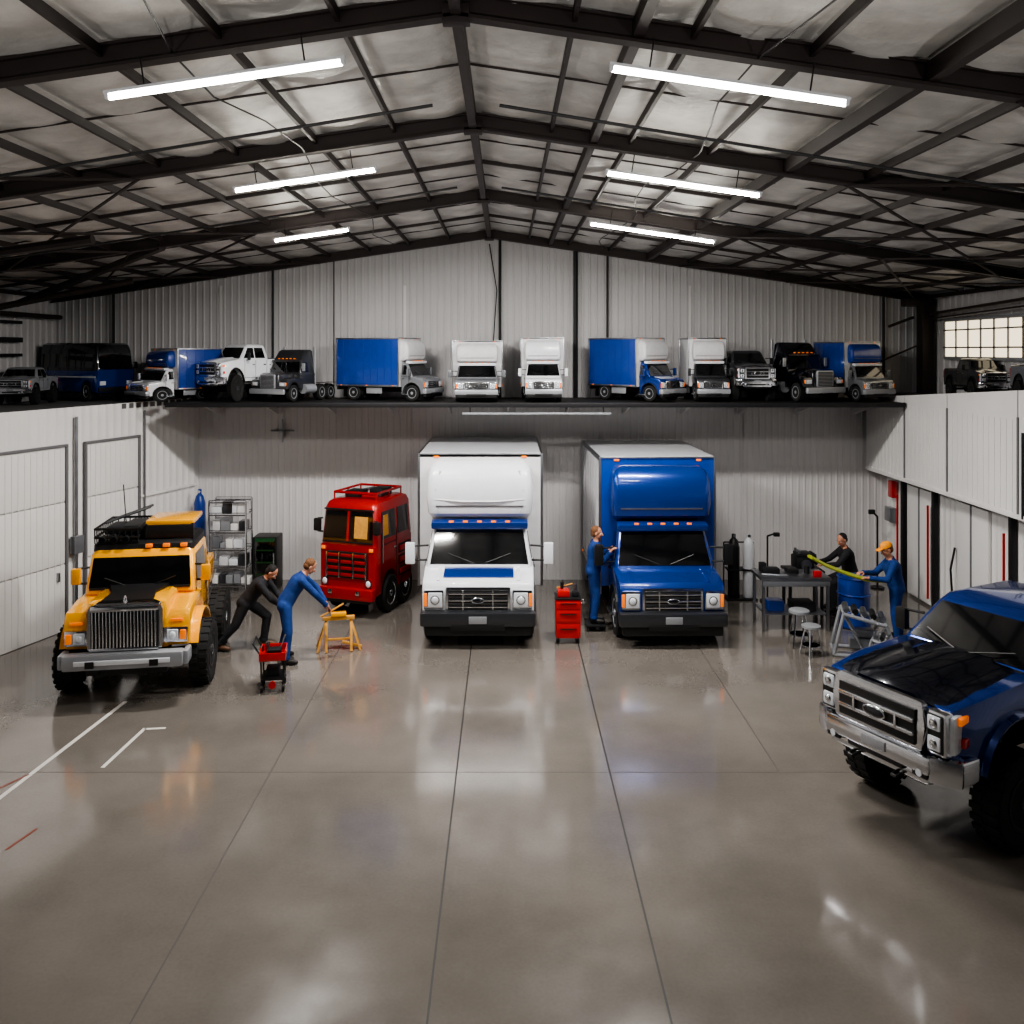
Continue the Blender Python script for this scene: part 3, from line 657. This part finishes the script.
b=B(); ribbed(b,(8.3,13.6),(8.3,YB),0,3.9,WALLL,.2,.012,(-1,0)); ribbed(b,(9.08,13.6),(8.3,13.6),0,3.9,WALLL,.2,.012,(0,-1)); ribbed(b,(9.08,-4),(9.08,13.6),0,3.9,WALLL,.3,.012,(-1,0))
b.obj('wall_right')
b=B()
yb=[YB-.12,17.6,15.9,13.7,11.5,9.3]
for i in range(5):
    a,c=yb[i],yb[i+1]; za=3.97+(YB-a)*.07; zc=3.97+(YB-c)*.07
    vs=[(7.8,a,2.42),(7.8,c+.03,2.42),(7.8,c+.03,zc),(7.8,a,za),(8.25,a,2.42),(8.25,c+.03,2.42),(8.25,c+.03,zc),(8.25,a,za)]
    b.add(vs,[(0,1,2,3),(4,5,6,7),(0,1,5,4),(1,2,6,5),(2,3,7,6),(3,0,4,7)],WALLL)
    n=int((a-c)/.16)
    for k in range(1,n): y=a+(c-a)*k/n; b.box((7.797,y,3.18),(.012,.03,1.5),WALLL)
    b.box((7.795,c,3.2),(.03,.04,1.55),FRAME); b.box((7.79,(a+c)/2,2.46),(.03,abs(a-c),.08),WALLL,.01)
b.box((7.785,13.55,3.1),(.03,.05,1.3),DARKW)
b.obj('gallery_panel')
b=B(); b.box((8.66,9,4.03),(.78,21,.1),DECKT); b.obj('mezzanine_deck_right')
b=B()
for y in(18.6,17.25,14.6):
    b.box((8.22,y,1.2),(.1,.1,2.4),DARKW,.01); b.tube([(8.14,y+.12,.2),(8.14,y+.12,2.0)],.022,RED)
for y in(17.9,15.9): b.box((8.25,y,1.15),(.06,1.1,2.2),WALLL,.02); b.box((8.21,y,1.15),(.02,.03,2.2),FRAME)
b.box((8.22,16.5,2.36),(.12,5.8,.1),DARKW,.01)
b.box((8.2,19.1,2.05),(.12,.22,.36),RED,.03); b.box((8.2,19.2,1.5),(.14,.3,.3),GREY,.02)
b.tube([(8.18,16.4,1.4),(8.1,16.4,1.0),(8.18,16.5,.5)],.02,BLACK)
b.obj('trim_2')
b=B(); WIN=mat('daylit_frosted_pane',(.95,.9,.8),.4,emit=1.2,ecol=(1,.93,.8))
b.box((9.03,17.0,5.22),(.08,3.0,.84),SILV,.02); b.box((8.985,17.0,5.22),(.02,2.86,.7),WIN)
for i in range(7): b.box((8.97,15.6+i*.466,5.22),(.03,.04,.72),GREY)
for z in(5.05,5.4): b.box((8.97,17,z),(.03,2.9,.03),GREY)
b.obj('window_1')
b=B(); b.box((8.85,19.0,5.0),(.24,.3,1.9),BROWN,.01); b.box((8.7,19.0,6.0),(.6,.3,.16),BROWN,.02); b.obj('steel_column')
b=B()
b.tube([(8.85,12,6.0),(8.85,18.8,5.75)],.03,BROWN); b.tube([(8.85,12,5.85),(8.85,18.8,5.65)],.02,BROWN); b.tube([(8.2,19.3,5.5),(8.7,19.2,5.7)],.03,BROWN)
b.tube([(7.9,19.3,4.7),(8.7,19.0,5.1)],.02,BROWN)
b.obj('side_rails')
b=B()
for x,r,z0 in((1.51,.05,3.97),(-.13,.03,3.97),(-5.05,.025,3.97),(2.2,.025,3.97),(-8.5,.03,4.6),(8.18,.03,4.1),(-3.73,.012,3.97)):
    b.tube([(x,YB-.1,z0),(x,YB-.1,roofz(x)-.05)],r,DARKW)
b.tube([(-.35,YB-.1,3.97),(-.2,YB-.1,6.3),(-.36,YB-.1,7.3)],.012,DARKW)
b.tube([(-4.85,YB-.06,3.0),(-4.85,YB-.06,3.5)],.02,STEEL); b.tube([(-5.1,YB-.06,3.25),(-4.6,YB-.06,3.25)],.02,STEEL); b.box((-4.85,YB-.08,3.2),(.12,.1,.14),STEEL,.02)
b.obj('wall_conduits')
# ceiling
xs=sorted(set([round(-9.75+i*(9.39/11),3) for i in range(12)]+[round(RX+i*(9.4/11),3) for i in range(12)]))
b=B()
for a,c in zip(xs[:-1],xs[1:]):
    nx=6; ny=200; vs=[];fs=[]
    for j in range(ny+1):
        y=-4+(YB+4)*j/ny
        for i in range(nx+1):
            t=i/nx; x=a+(c-a)*t
            w=noise.noise(V((x*1.2,y*2.2,a)))*.05+noise.noise(V((x*.4,y*7,a*3)))*.035
            z=roofz(x)+.13-.05*math.sin(math.pi*t)+w*math.sin(math.pi*t)
            vs.append((x,y,z))
    for j in range(ny):
        for i in range(nx):
            o=j*(nx+1)+i; fs.append((o,o+1,o+nx+2,o+nx+1))
    b.add(vs,fs,INSUL)
b.obj('ceiling')
b=B()
th=math.atan(.148)
def sloped(y,w,h,off,m):
    for sx,xe in((1,9.05),(-1,-9.75)):
        L=abs(xe-RX)/math.cos(th); cx=(xe+RX)/2
        b.box((cx,y,roofz(cx)+off),(L,w,h),m,0,rot=(0,th*sx,0))
for y in(3.2,6.5,9.8,14.4,19.3,0):
    sloped(y,.11,.02,.07,BROWN); sloped(y,.03,.15,-.01,BROWN); sloped(y,.12,.025,-.09,BROWN)
    b.box((RX,y,7.42),(.2,.12,.14),BROWN,.01)
for y in(12.1,16.9): sloped(y,.05,.05,.04,BROWN)
for y in(4.8,8.1,11,13.2,15.6,18): sloped(y,.014,.02,.08,BROWN)
for x in xs:
    if abs(x-RX)<.05: b.box((x,7.7,roofz(x)-.02),(.08,23.5,.16),BROWN); continue
    thick= any(abs(x-q)<.3 for q in(2.9,)); w,h=(.09,.14) if thick else (.035,.08)
    b.box((x,7.7,roofz(x)+.07-h/2),(w,23.5,h),BROWN)
b.box((.95,7.7,roofz(.95)-.0),(.08,23.4,.12),BROWN)
for y0,y1 in((3.2,6.5),(6.5,9.8),(9.8,14.4),(14.4,19.3)):
    for xa,xb in((3.7,7.9),(-8.0,-4.0),(-8.9,-6.0),(6.0,8.8)):
        for p,q in((y0,y1),(y1,y0)): b.tube([(xa,p,roofz(xa)-.1),(xb,q,roofz(xb)-.1)],.02,BROWN,6)
for y in(8.1,12.2): 
    for s in(1,-1): b.tube([(RX+s*.3,y,roofz(.3)-.2),(RX+s*8.5,y+.5,roofz(8.5)-.18)],.015,DARKW,6)
for x in(-8.9,8.4):
    for y in(9.8,14.4): b.tube([(x,y,roofz(x)-.1),(x+(-.7 if x<0 else .55),y,5.3)],.05,BROWN,8)
b.tube([(-9.5,17.5,5.9),(-5.5,14.4,6.65)],.07,BROWN); b.tube([(-9.5,15.2,5.9),(-6.0,9.8,6.6)],.07,BROWN); b.tube([(-9.6,13,5.7),(-9.6,19.4,5.7)],.05,BROWN)
b.tube([(-9.6,12.5,6.0),(-5.6,12.2,6.5)],.07,BROWN); b.tube([(-9.5,16.2,5.7),(-7.0,16.9,6.3)],.06,BROWN)
for x in(-2.3,1.9):
    pts=[(x+.15*math.sin(i*1.3),3.5+i,roofz(x)-.08-.03*math.sin(i*2.1)) for i in range(16)]; b.tube(pts,.008,DARKW,6)
b.obj('roof_frame')
fix=[(-2.86,-1.13,6.4),(.72,2.45,6.4),(-3.04,-1.42,10.0),(1.08,2.82,9.9),(-3.6,-2.4,13.9),(1.25,3.2,13.7)]
for i,(x0,x1,y) in enumerate(fix):
    cx=(x0+x1)/2; z=roofz(cx)-.34; L=x1-x0; s=1 if cx>0 else -1; R=(0,th*s,0)
    b=B(); b.box((0,0,.035),(L,.06,.025),WHITE,.006)
    b.cyl((-L/2+.03,0,0),(L/2-.03,0,0),.02,TUBE if i>1 else TUBE2)
    for x in(-L/2+.02,L/2-.02): b.box((x,0,.01),(.03,.06,.05),WHITE,.01)
    for x in(-L/3,L/3): b.tube([(x,0,.04),(x,0,.26)],.006,DARKW,6)
    ob=b.obj('fluorescent_light',(cx,y,z)); ob.rotation_euler=R
    l=bpy.data.lights.new('lamp','AREA'); l.shape='RECTANGLE'; l.size=L; l.size_y=.06; l.energy=(10,10,110,110,360,360)[i]; l.color=(1,.965,.92)
    lo=bpy.data.objects.new('fluorescent_lamp',l); COL.objects.link(lo); lo.location=(0,0,-.025); lo.parent=ob
for x,tx in((-6,-2.5),(0,0),(6,2.5)):  # added fill spots, unseen behind the camera, to brighten the ceiling
    l=bpy.data.lights.new('ceiling_fill_spot','SPOT'); l.energy=900; l.spot_size=math.radians(52); l.spot_blend=1; l.shadow_soft_size=.15; l.color=(1,.965,.93)
    lo=bpy.data.objects.new('ceiling_fill_spot',l); COL.objects.link(lo); lo.location=(x,-3,1.2)
    d=V((tx,10.0,8.8))-V(lo.location); lo.rotation_euler=d.to_track_quat('-Z','Y').to_euler()

# ================================================================== VEHICLES
box_truck(WHITE,WBOX,WHITE,BLUE,BLUE,bumper=DGREY,wrinkle=True).obj('box_truck',(-.47,15.05,0))
box_truck(BLUE,BLUEB,BLUE,None,BLUE,side=WBOX,bumper=DGREY,mir=BLACK).obj('box_truck',(2.80,15.05,0),1.2,(.94,1,.98))
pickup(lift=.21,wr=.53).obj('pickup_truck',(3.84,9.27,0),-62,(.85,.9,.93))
yellow_truck().obj('utility_truck',(-5.38,12.72,0),9,(.85,1,.93))
red_truck().obj('cabover_truck',(-2.97,16.85,0),-20,(.82,.85,1.0))
SZ=3.975
bt=box_truck
bt(GREY,WBOX,WBOX,None,WHITE).obj('box_truck',(-.58,17.62,SZ),0,(.44,.4,.39))
bt(WHITE,WBOX,WHITE,None,WHITE).obj('box_truck',(.74,17.62,SZ),0,(.38,.4,.41))
bt(GREY,WBOX,WBOX,None,WHITE,side=BLUEB,L=3.6).obj('box_truck',(-1.45,18.2,SZ),68,(.42,.40,.41))
bt(BLUE,WBOX,WBOX,WHITE,WHITE,side=BLUEB,L=3.0).obj('box_truck',(3.33,17.86,SZ),44,(.42,.41,.41))
bt(DGREY,WBOX,WBOX,None,WHITE,L=2.4).obj('box_truck',(4.1,17.75,SZ),0,(.34,.4,.41))
pickup(DGREY,DGREY,flare=BLACK).obj('pickup_truck',(4.95,17.72,SZ),4,(.40,.3,.48))
semi(NAVYD,SILV).obj('semi_truck',(6.3,17.75,SZ),26,(.46,.3,.40))
bt(GREY,WBOX,BLUEB,None,WHITE,side=BLUEB,L=2.6).obj('box_truck',(7.42,17.85,SZ),22,(.41,.34,.385))
semi(DGREY,SILV).obj('semi_truck',(-4.72,17.8,SZ),-30,(.42,.27,.35))
pickup(WHITE,WHITE,flare=BLACK).obj('pickup_truck',(-5.9,17.8,SZ),-38,(.45,.31,.54))
bt(WHITE,WBOX,BLUEB,None,WHITE,side=BLUEB,L=2.3).obj('box_truck',(-7.3,17.75,SZ),-42,(.48,.42,.34))
bus(BLUE).obj('bus',(-7.95,18.35,SZ),66,(.42,.27,.42))
pickup(SILV,SILV,flare=BLACK).obj('pickup_truck',(-9.2,16.7,SZ),4,(.36,.22,.33))
pickup(DGREY,DGREY,flare=BLACK).obj('pickup_truck',(8.66,15.9,4.085),-4,(.28,.28,.36))
pickup(GREY,GREY,flare=BLACK).obj('pickup_truck',(8.66,13.6,4.085),-4,(.28,.28,.42))

# ================================================================== PEOPLE
J=dict(pelvis=(-3.36,14.5,.93),neck=(-3.10,14.62,1.36),head=(-2.99,14.67,1.47),
 shL=(-3.17,14.80,1.30),shR=(-3.07,14.44,1.29),elL=(-2.92,14.84,1.08),elR=(-2.85,14.45,1.07),wrL=(-2.78,14.80,.88),wrR=(-2.72,14.58,.87),
 hipL=(-3.37,14.60,.88),hipR=(-3.33,14.40,.88),knL=(-3.36,14.66,.49),knR=(-3.27,14.32,.49),anL=(-3.46,14.66,.09),anR=(-3.30,14.30,.09),
 palmL=(0,0,-1),palmR=(0,0,-1))
person('m',shiftJ(J,-.2),SUIT,(.9,.4,0),(.75,.3,-.6),(.6,.2,.8),HAIR,curl=.5,toes={'L':(1,.3,0),'R':(1,-.1,0)}).obj('mechanic')
J=dict(pelvis=(-4.17,14.75,.80),neck=(-3.86,14.74,1.17),head=(-3.75,14.74,1.27),
 shL=(-3.90,14.93,1.12),shR=(-3.90,14.55,1.12),elL=(-3.72,14.95,.88),elR=(-3.70,14.52,.88),wrL=(-3.56,14.84,.74),wrR=(-3.55,14.64,.74),
 hipL=(-4.18,14.84,.76),hipR=(-4.18,14.65,.76),knL=(-3.86,14.88,.50),knR=(-4.32,14.60,.42),anL=(-3.92,14.88,.09),anR=(-4.58,14.58,.12),
 palmL=(0,0,-1),palmR=(0,0,-1))
person('m',shiftJ(J,-.18,.35),SUITD,(1,0,0),(.7,0,-.7),(.7,0,.7),HAIRD,boot=BOOTT,curl=.5,toes={'L':(1,0,0),'R':(1,-.1,-.15)}).obj('mechanic')
J=dict(pelvis=(6.66,15.6,.93),neck=(6.54,15.56,1.42),head=(6.47,15.54,1.575),
 shL=(6.53,15.36,1.36),shR=(6.60,15.74,1.36),elL=(6.38,15.28,1.12),elR=(6.36,15.76,1.12),wrL=(6.12,15.36,1.13),wrR=(6.10,15.62,1.16),
 hipL=(6.64,15.51,.9),hipR=(6.68,15.69,.9),knL=(6.58,15.46,.49),knR=(6.70,15.74,.48),anL=(6.62,15.44,.09),anR=(6.78,15.76,.09),
 palmL=(0,0,-1),palmR=(0,0,-1))
person('m',shiftJ(J,.06,-.1),SUIT,(-1,-.15,0),(-.93,-.15,-.35),(-.3,0,.95),HAIR,cap=CAP,curl=.7,toes={'L':(-1,-.2,0),'R':(-1,.1,0)}).obj('mechanic')
# dark-clothed mechanic sitting on a stool behind the bench
J=dict(pelvis=(6.62,17.3,.74),neck=(6.48,17.24,1.22),head=(6.42,17.2,1.37),
 shL=(6.47,17.05,1.16),shR=(6.51,17.42,1.16),elL=(6.26,16.98,.95),elR=(6.26,17.45,.95),wrL=(6.06,17.06,.93),wrR=(6.06,17.33,.93),
 hipL=(6.60,17.2,.70),hipR=(6.62,17.4,.70),knL=(6.24,17.15,.56),knR=(6.26,17.44,.56),anL=(6.26,17.16,.09),anR=(6.30,17.44,.09),
 palmL=(0,0,-1),palmR=(0,0,-1))
person('m',shiftJ(J,.0),SUITD,(-1,-.2,0),(-.85,-.4,-.35),(-.3,-.1,.9),HAIRD,curl=.5).obj('mechanic')
# mechanic on a step at the blue truck's cab door
J=dict(pelvis=(1.42,15.95,.95),neck=(1.46,15.95,1.45),head=(1.48,15.93,1.6),
 shL=(1.44,16.14,1.39),shR=(1.44,15.76,1.39),elL=(1.58,16.18,1.14),elR=(1.56,15.70,1.14),wrL=(1.70,16.12,1.26),wrR=(1.68,15.68,1.3),
 hipL=(1.42,16.04,.92),hipR=(1.42,15.86,.92),knL=(1.44,16.06,.5),knR=(1.46,15.84,.5),anL=(1.42,16.06,.09),anR=(1.42,15.86,.09),
 palmL=(.3,0,-1),palmR=(.3,0,-1))
person('m',shiftJ(J,.15,.2,.12),SUIT,(1,-.1,0),(1,-.2,-.1),(0,0,1),HAIR,curl=.6).obj('mechanic')
b=B(); b.box((0,0,.105),(.36,.44,.03),DARKW,.008)
for x in(-.15,.15):
    for y in(-.18,.18): b.box((x,y,.048),(.03,.03,.095),DARKW)
b.obj('step_platform',(1.6,16.15,0))

# ================================================================== PROPS
b=B(); b.loft([[(x,15.28,z-.02),(x,15.52,z-.03),(x,15.54,z),(x,15.4,z+.04),(x,15.26,z+.01)] for x,z in((5.2,1.46),(5.45,1.32),(5.8,1.18),(6.1,1.09),(6.45,1.06))],GREEN); b.obj('plastic_body_panel')
b=B(); b.box((0,0,.93),(1.25,.7,.05),STEEL,.01); b.box((0,0,.3),(1.1,.6,.03),STEEL,.01)
for x in(-.57,.57):
    for y in(-.3,.3): b.box((x,y,.455),(.05,.05,.91),STEEL,.008)
b.box((0,-.33,.85),(1.2,.03,.1),GREY,.01)
b.box((-.35,.05,1.0),(.3,.2,.1),DARKW,.02); b.box((.05,.1,.99),(.2,.24,.08),BLACK,.02); b.cyl((.3,0,.955),(.3,0,1.1),.05,BLACK); b.tube([(-.55,-.1,.97),(-.1,-.2,.97)],.015,STEEL); b.box((.42,-.2,1.0),(.14,.1,.1),RED,.02)
b.box((-.45,.2,1.03),(.12,.12,.16),DARKW,.02); b.box((-.3,0,.4),(.3,.3,.18),BLUEB,.02); b.box((.2,0,.39),(.4,.4,.14),DARKW,.02)
b.obj('work_table',(5.15,16.3,0))
b=B(); b.lathe((0,0,0),[(0,.26),(.02,.29),(.28,.28),(.3,.3),(.32,.28),(.58,.28),(.6,.3),(.62,.28),(.88,.28),(.9,.3),(.9,.26),(.87,.26)],BLUEB,'Z'); b.cyl((.1,0,.87),(.1,0,.9),.04,BLACK); b.obj('oil_drum',(6.3,16.3,0))
b=B()
b.box((0,0,.78),(.7,.5,.05),DARKW,.01)
for x in(-.3,.3):
    for y in(-.2,.2): b.box((x,y,.38),(.05,.05,.76),DARKW)
b.box((0,0,.93),(.34,.4,.24),DARKW,.03); b.box((0,0,1.08),(.28,.34,.08),BLACK,.03)
for y in(-.12,0,.12): b.cyl((-.1,y,1.1),(-.1,y,1.17),.025,STEEL); b.tube([(.1,y,1.05),(.2,y,1.1),(.22,y,.9)],.025,DARKW)
b.cyl((0,-.21,.92),(0,-.25,.92),.1,STEEL,seg=20)
b.obj('engine_workbench',(5.7,17.3,0))
def stool():
    b=B(); b.lathe((0,0,0),[(.56,.15),(.57,.17),(.61,.17),(.62,.15)],SILV,'Z',24); b.lathe((0,0,0),[(.2,.17),(.215,.17),(.215,.15),(.2,.15)],CHROME,'Z',20)
    for i in range(4):
        t=math.pi/4+i*math.pi/2; b.tube([(.1*math.cos(t),.1*math.sin(t),.57),(.2*math.cos(t),.2*math.sin(t),.0)],.016,CHROME)
    return b
stool().obj('workshop_stool',(4.95,15.2,0)); stool().obj('workshop_stool',(5.0,14.75,0),20,(.9,.9,.8)); stool().obj('workshop_stool',(6.68,17.3,0))
def mframe():
    b=B()
    for y in(-.25,.25):
        b.tube([(-.5,y,.03),(.5,y,.03)],.03,SILV); b.tube([(-.5,y,.03),(-.35,y,.7),(.3,y,.55),(.5,y,.03)],.03,SILV)
        b.tube([(-.35,y,.7),(0,y,.05),(.3,y,.55)],.022,STEEL)
    for x,z in((-.35,.7),(-.2,.665),(-.05,.63),(.1,.6),(.3,.55),(-.5,.05),(0,.05),(.5,.05)): b.tube([(x,-.25,z),(x,.25,z)],.022,SILV)
    for i in range(5): b.cyl((-.3+i*.14,-.12,.74-i*.03),(-.3+i*.14,.15,.76-i*.03),.05,DARKW if i%2 else STEEL)
    b.box((0,0,.2),(.5,.3,.16),GREY,.02); b.box((.0,0,.36),(.3,.24,.12),STEEL,.03)
    return b
mframe().obj('metal_parts_frame',(5.9,14.8,0),-15); mframe().obj('metal_parts_frame',(6.0,14.05,0),-30,(.7,.8,.7))
b=B()
for x,m in((-.14,BLACK),(.16,WHITE)): b.lathe((x,0,0),[(.03,.1),(.05,.115),(1.05,.115),(1.18,.08),(1.22,.04),(1.3,.04),(1.3,.001)],m,'Z',20); b.cyl((x,-.05,1.27),(x,.05,1.27),.03,CHROME)
b.box((0,0,.02),(.6,.34,.03),DARKW,.005); b.tube([(-.3,.17,.03),(-.3,.17,1.1),(.3,.17,1.1),(.3,.17,.03)],.015,DARKW); b.box((0,.0,.6),(.58,.27,.03),DARKW)
b.obj('gas_cylinder_cart',(4.72,18.1,0))
b=B(); b.cyl((0,0,0),(0,0,.03),.15,DARKW); b.tube([(0,0,0),(0,0,1.3)],.018,DARKW); b.tube([(0,0,1.3),(.15,0,1.35)],.018,DARKW); b.box((.18,0,1.33),(.12,.08,.08),BLACK,.02); b.obj('work_lamp_stand',(5.2,17.9,0))
b=B(); b.lathe((0,0,0),[(.0,.11),(.02,.12),(1.75,.12),(1.9,.08),(1.95,.04),(2.05,.04),(2.05,.001)],BLUEB,'Z',20); b.cyl((0,-.06,2.0),(0,.06,2.0),.03,CHROME); b.obj('gas_cylinder',(-6.5,19.1,0))
b=B(); b.box((0,0,.47),(.46,.42,.72),RED,.02)
for i,z in enumerate((.24,.52,.72)): b.box((0,-.215,z),(.42,.02,(.26,.22,.12)[i]),RED,.008); b.box((0,-.235,z+.05),(.3,.02,.015),DARKW,.004)
for x in(-.18,.18):
    for y in(-.15,.15): b.cyl((x-.02,y,.055),(x+.02,y,.055),.055,BLACK); b.box((x,y,.1),(.06,.06,.03),STEEL)
b.box((0,0,.845),(.48,.44,.03),BLACK,.01); b.box((-.08,0,.92),(.22,.3,.12),RED,.02); b.box((.14,-.05,.91),(.12,.16,.1),DARKW,.02); b.cyl((-.1,.05,.98),(-.1,.05,1.1),.03,BLACK); b.tube([(-.2,.1,.98),(.1,.1,1.06)],.012,WOOD); b.cyl((.15,.1,.86),(.15,.1,1.05),.03,STEEL)
b.tube([(.25,-.1,.75),(.3,-.1,.75),(.3,.1,.75),(.25,.1,.75)],.012,CHROME)
b.obj('tool_chest',(1.06,15.5,0),0,(.93,.93,.9))
b=B()
for x in(-.17,.17):
    for y in(-.2,.2): b.tube([(x,y,.1),(x*1.1,y,.62)],.014,DARKW); b.cyl((x-.02,y,.06),(x+.02,y,.06),.06,BLACK)
b.box((0,0,.52),(.42,.5,.03),RED,.008)
for x in(-.2,.2): b.box((x,0,.58),(.02,.5,.12),RED,.005)
for y in(-.25,.25): b.box((0,y,.58),(.42,.02,.12),RED,.005)
b.box((0,0,.2),(.36,.44,.03),DARKW,.005); b.box((0,0,.28),(.22,.26,.13),DARKW,.02); b.box((.02,-.05,.6),(.22,.2,.12),BLACK,.02); b.cyl((-.1,.1,.54),(-.1,.1,.72),.035,STEEL)
b.tube([(-.19,-.2,.6),(-.3,-.22,.78),(-.3,.22,.78),(-.19,.2,.6)],.014,DARKW); b.cyl((0,-.22,.12),(0,-.26,.12),.06,RED); b.tube([(.1,.1,.6),(.18,.2,.8)],.012,STEEL)
b.obj('service_trolley',(-3.45,13.35,0),10,(.9,.9,.9))
b=B(); b.box((0,0,.62),(.62,.1,.07),WOOD,.008)
for x in(-.24,.24):
    for s in(-1,1): b.box((x,s*.12,.3),(.05,.03,.62),WOOD,.005,rot=(s*.38,0,0)); b.box((x*1.35,s*.1,.3),(.04,.03,.64),WOOD,.005,rot=(s*.3,(.3 if x<0 else -.3),0))
    b.box((x,0,.3),(.03,.28,.06),WOOD,.005)
b.box((0,0,.2),(.5,.04,.04),WOOD,.005)
b.box((0,0,.7),(.3,.16,.08),YEL,.02); b.tube([(-.35,0,.66),(.1,0,.9)],.018,WOOD); b.box((.26,-.05,.1),(.4,.06,.05),WOOD,.01,rot=(0,.3,0))
b.obj('sawhorse',(-2.8,15.05,0),12,(.85,.8,.84))
b=B()
for x in(-.38,.38):
    for y in(-.22,.22): b.tube([(x,y,0),(x,y,1.9)],.02,CHROME)
for z in(.15,.52,.88,1.24,1.6,1.86):
    for y in(-.22,.22): b.tube([(-.38,y,z),(.38,y,z)],.014,CHROME,6); b.tube([(-.38,y,z+.05),(.38,y,z+.05)],.008,CHROME,6)
    for x in(-.38,.38): b.tube([(x,-.22,z),(x,.22,z)],.01,CHROME,6)
    for i in range(12): x=-.35+i*.0636; b.tube([(x,-.22,z),(x,.22,z)],.004,CHROME,4)
rnd=random.Random(3)
for z in(.17,.54,.9,1.26,1.62):
    x=-.34
    while x<.28:
        w=rnd.uniform(.08,.2);h=rnd.uniform(.1,.26); b.box((x+w/2,rnd.uniform(-.05,.05),z+h/2),(w,.26,h),rnd.choice([WBOX,SILV,GREY,WHITE,WALLL,SILV,DGREY]),.01); x+=w+.02
b.obj('wire_shelving_rack',(-5.72,18.7,0))
b=B(); b.box((0,0,.56),(.5,.5,1.12),BLACK,.02); b.box((0,-.255,.6),(.42,.02,.9),GLASS,.01); b.box((0,-.26,1.06),(.4,.02,.07),mat('green_label',(.1,.3,.16),.4)); b.tube([(.19,-.28,.4),(.19,-.28,.8)],.012,CHROME)
for z in(.35,.6,.85): b.box((0,-.27,z),(.36,.01,.03),mat('bottle_green',(.12,.25,.12),.3))
b.obj('storage_cabinet',(-5.0,18.9,0))
b=B(); b.box((0,0,.12),(.4,.3,.24),BLACK,.03); b.cyl((.3,0,0),(.3,0,.4),.1,DARKW); b.sph((-.1,0,.32),(.12,.1,.1),REDL); b.tube([(-.2,0,.2),(-.1,.1,.6),(.2,.1,.55)],.02,DARKW); b.obj('parts_bin',(7.15,14.9,0))
b=B(); b.cyl((0,0,0),(0,0,.03),.14,DARKW); b.tube([(0,0,0),(0,0,1.5)],.02,DARKW); b.tube([(0,0,1.5),(-.12,0,1.62)],.02,DARKW); b.box((-.12,0,1.6),(.14,.06,.1),BLACK,.02); b.obj('work_lamp_stand',(7.8,18.9,0))

# ================================================================== WORLD / CAMERA
w=bpy.data.worlds.new('world'); scene.world=w; w.use_nodes=True
w.node_tree.nodes['Background'].inputs[0].default_value=(.55,.54,.55,1); w.node_tree.nodes['Background'].inputs[1].default_value=.04
cam=bpy.data.cameras.new('camera'); co=bpy.data.objects.new('camera',cam); COL.objects.link(co)
co.location=(0,0,5); co.rotation_euler=(math.radians(90),0,0)
cam.sensor_width=36; cam.lens=36*900/1024; cam.shift_x=6/1024; cam.shift_y=-162/1024
scene.camera=co
scene.view_settings.view_transform='AgX'; scene.view_settings.look='AgX - Medium High Contrast'; scene.view_settings.exposure=.4
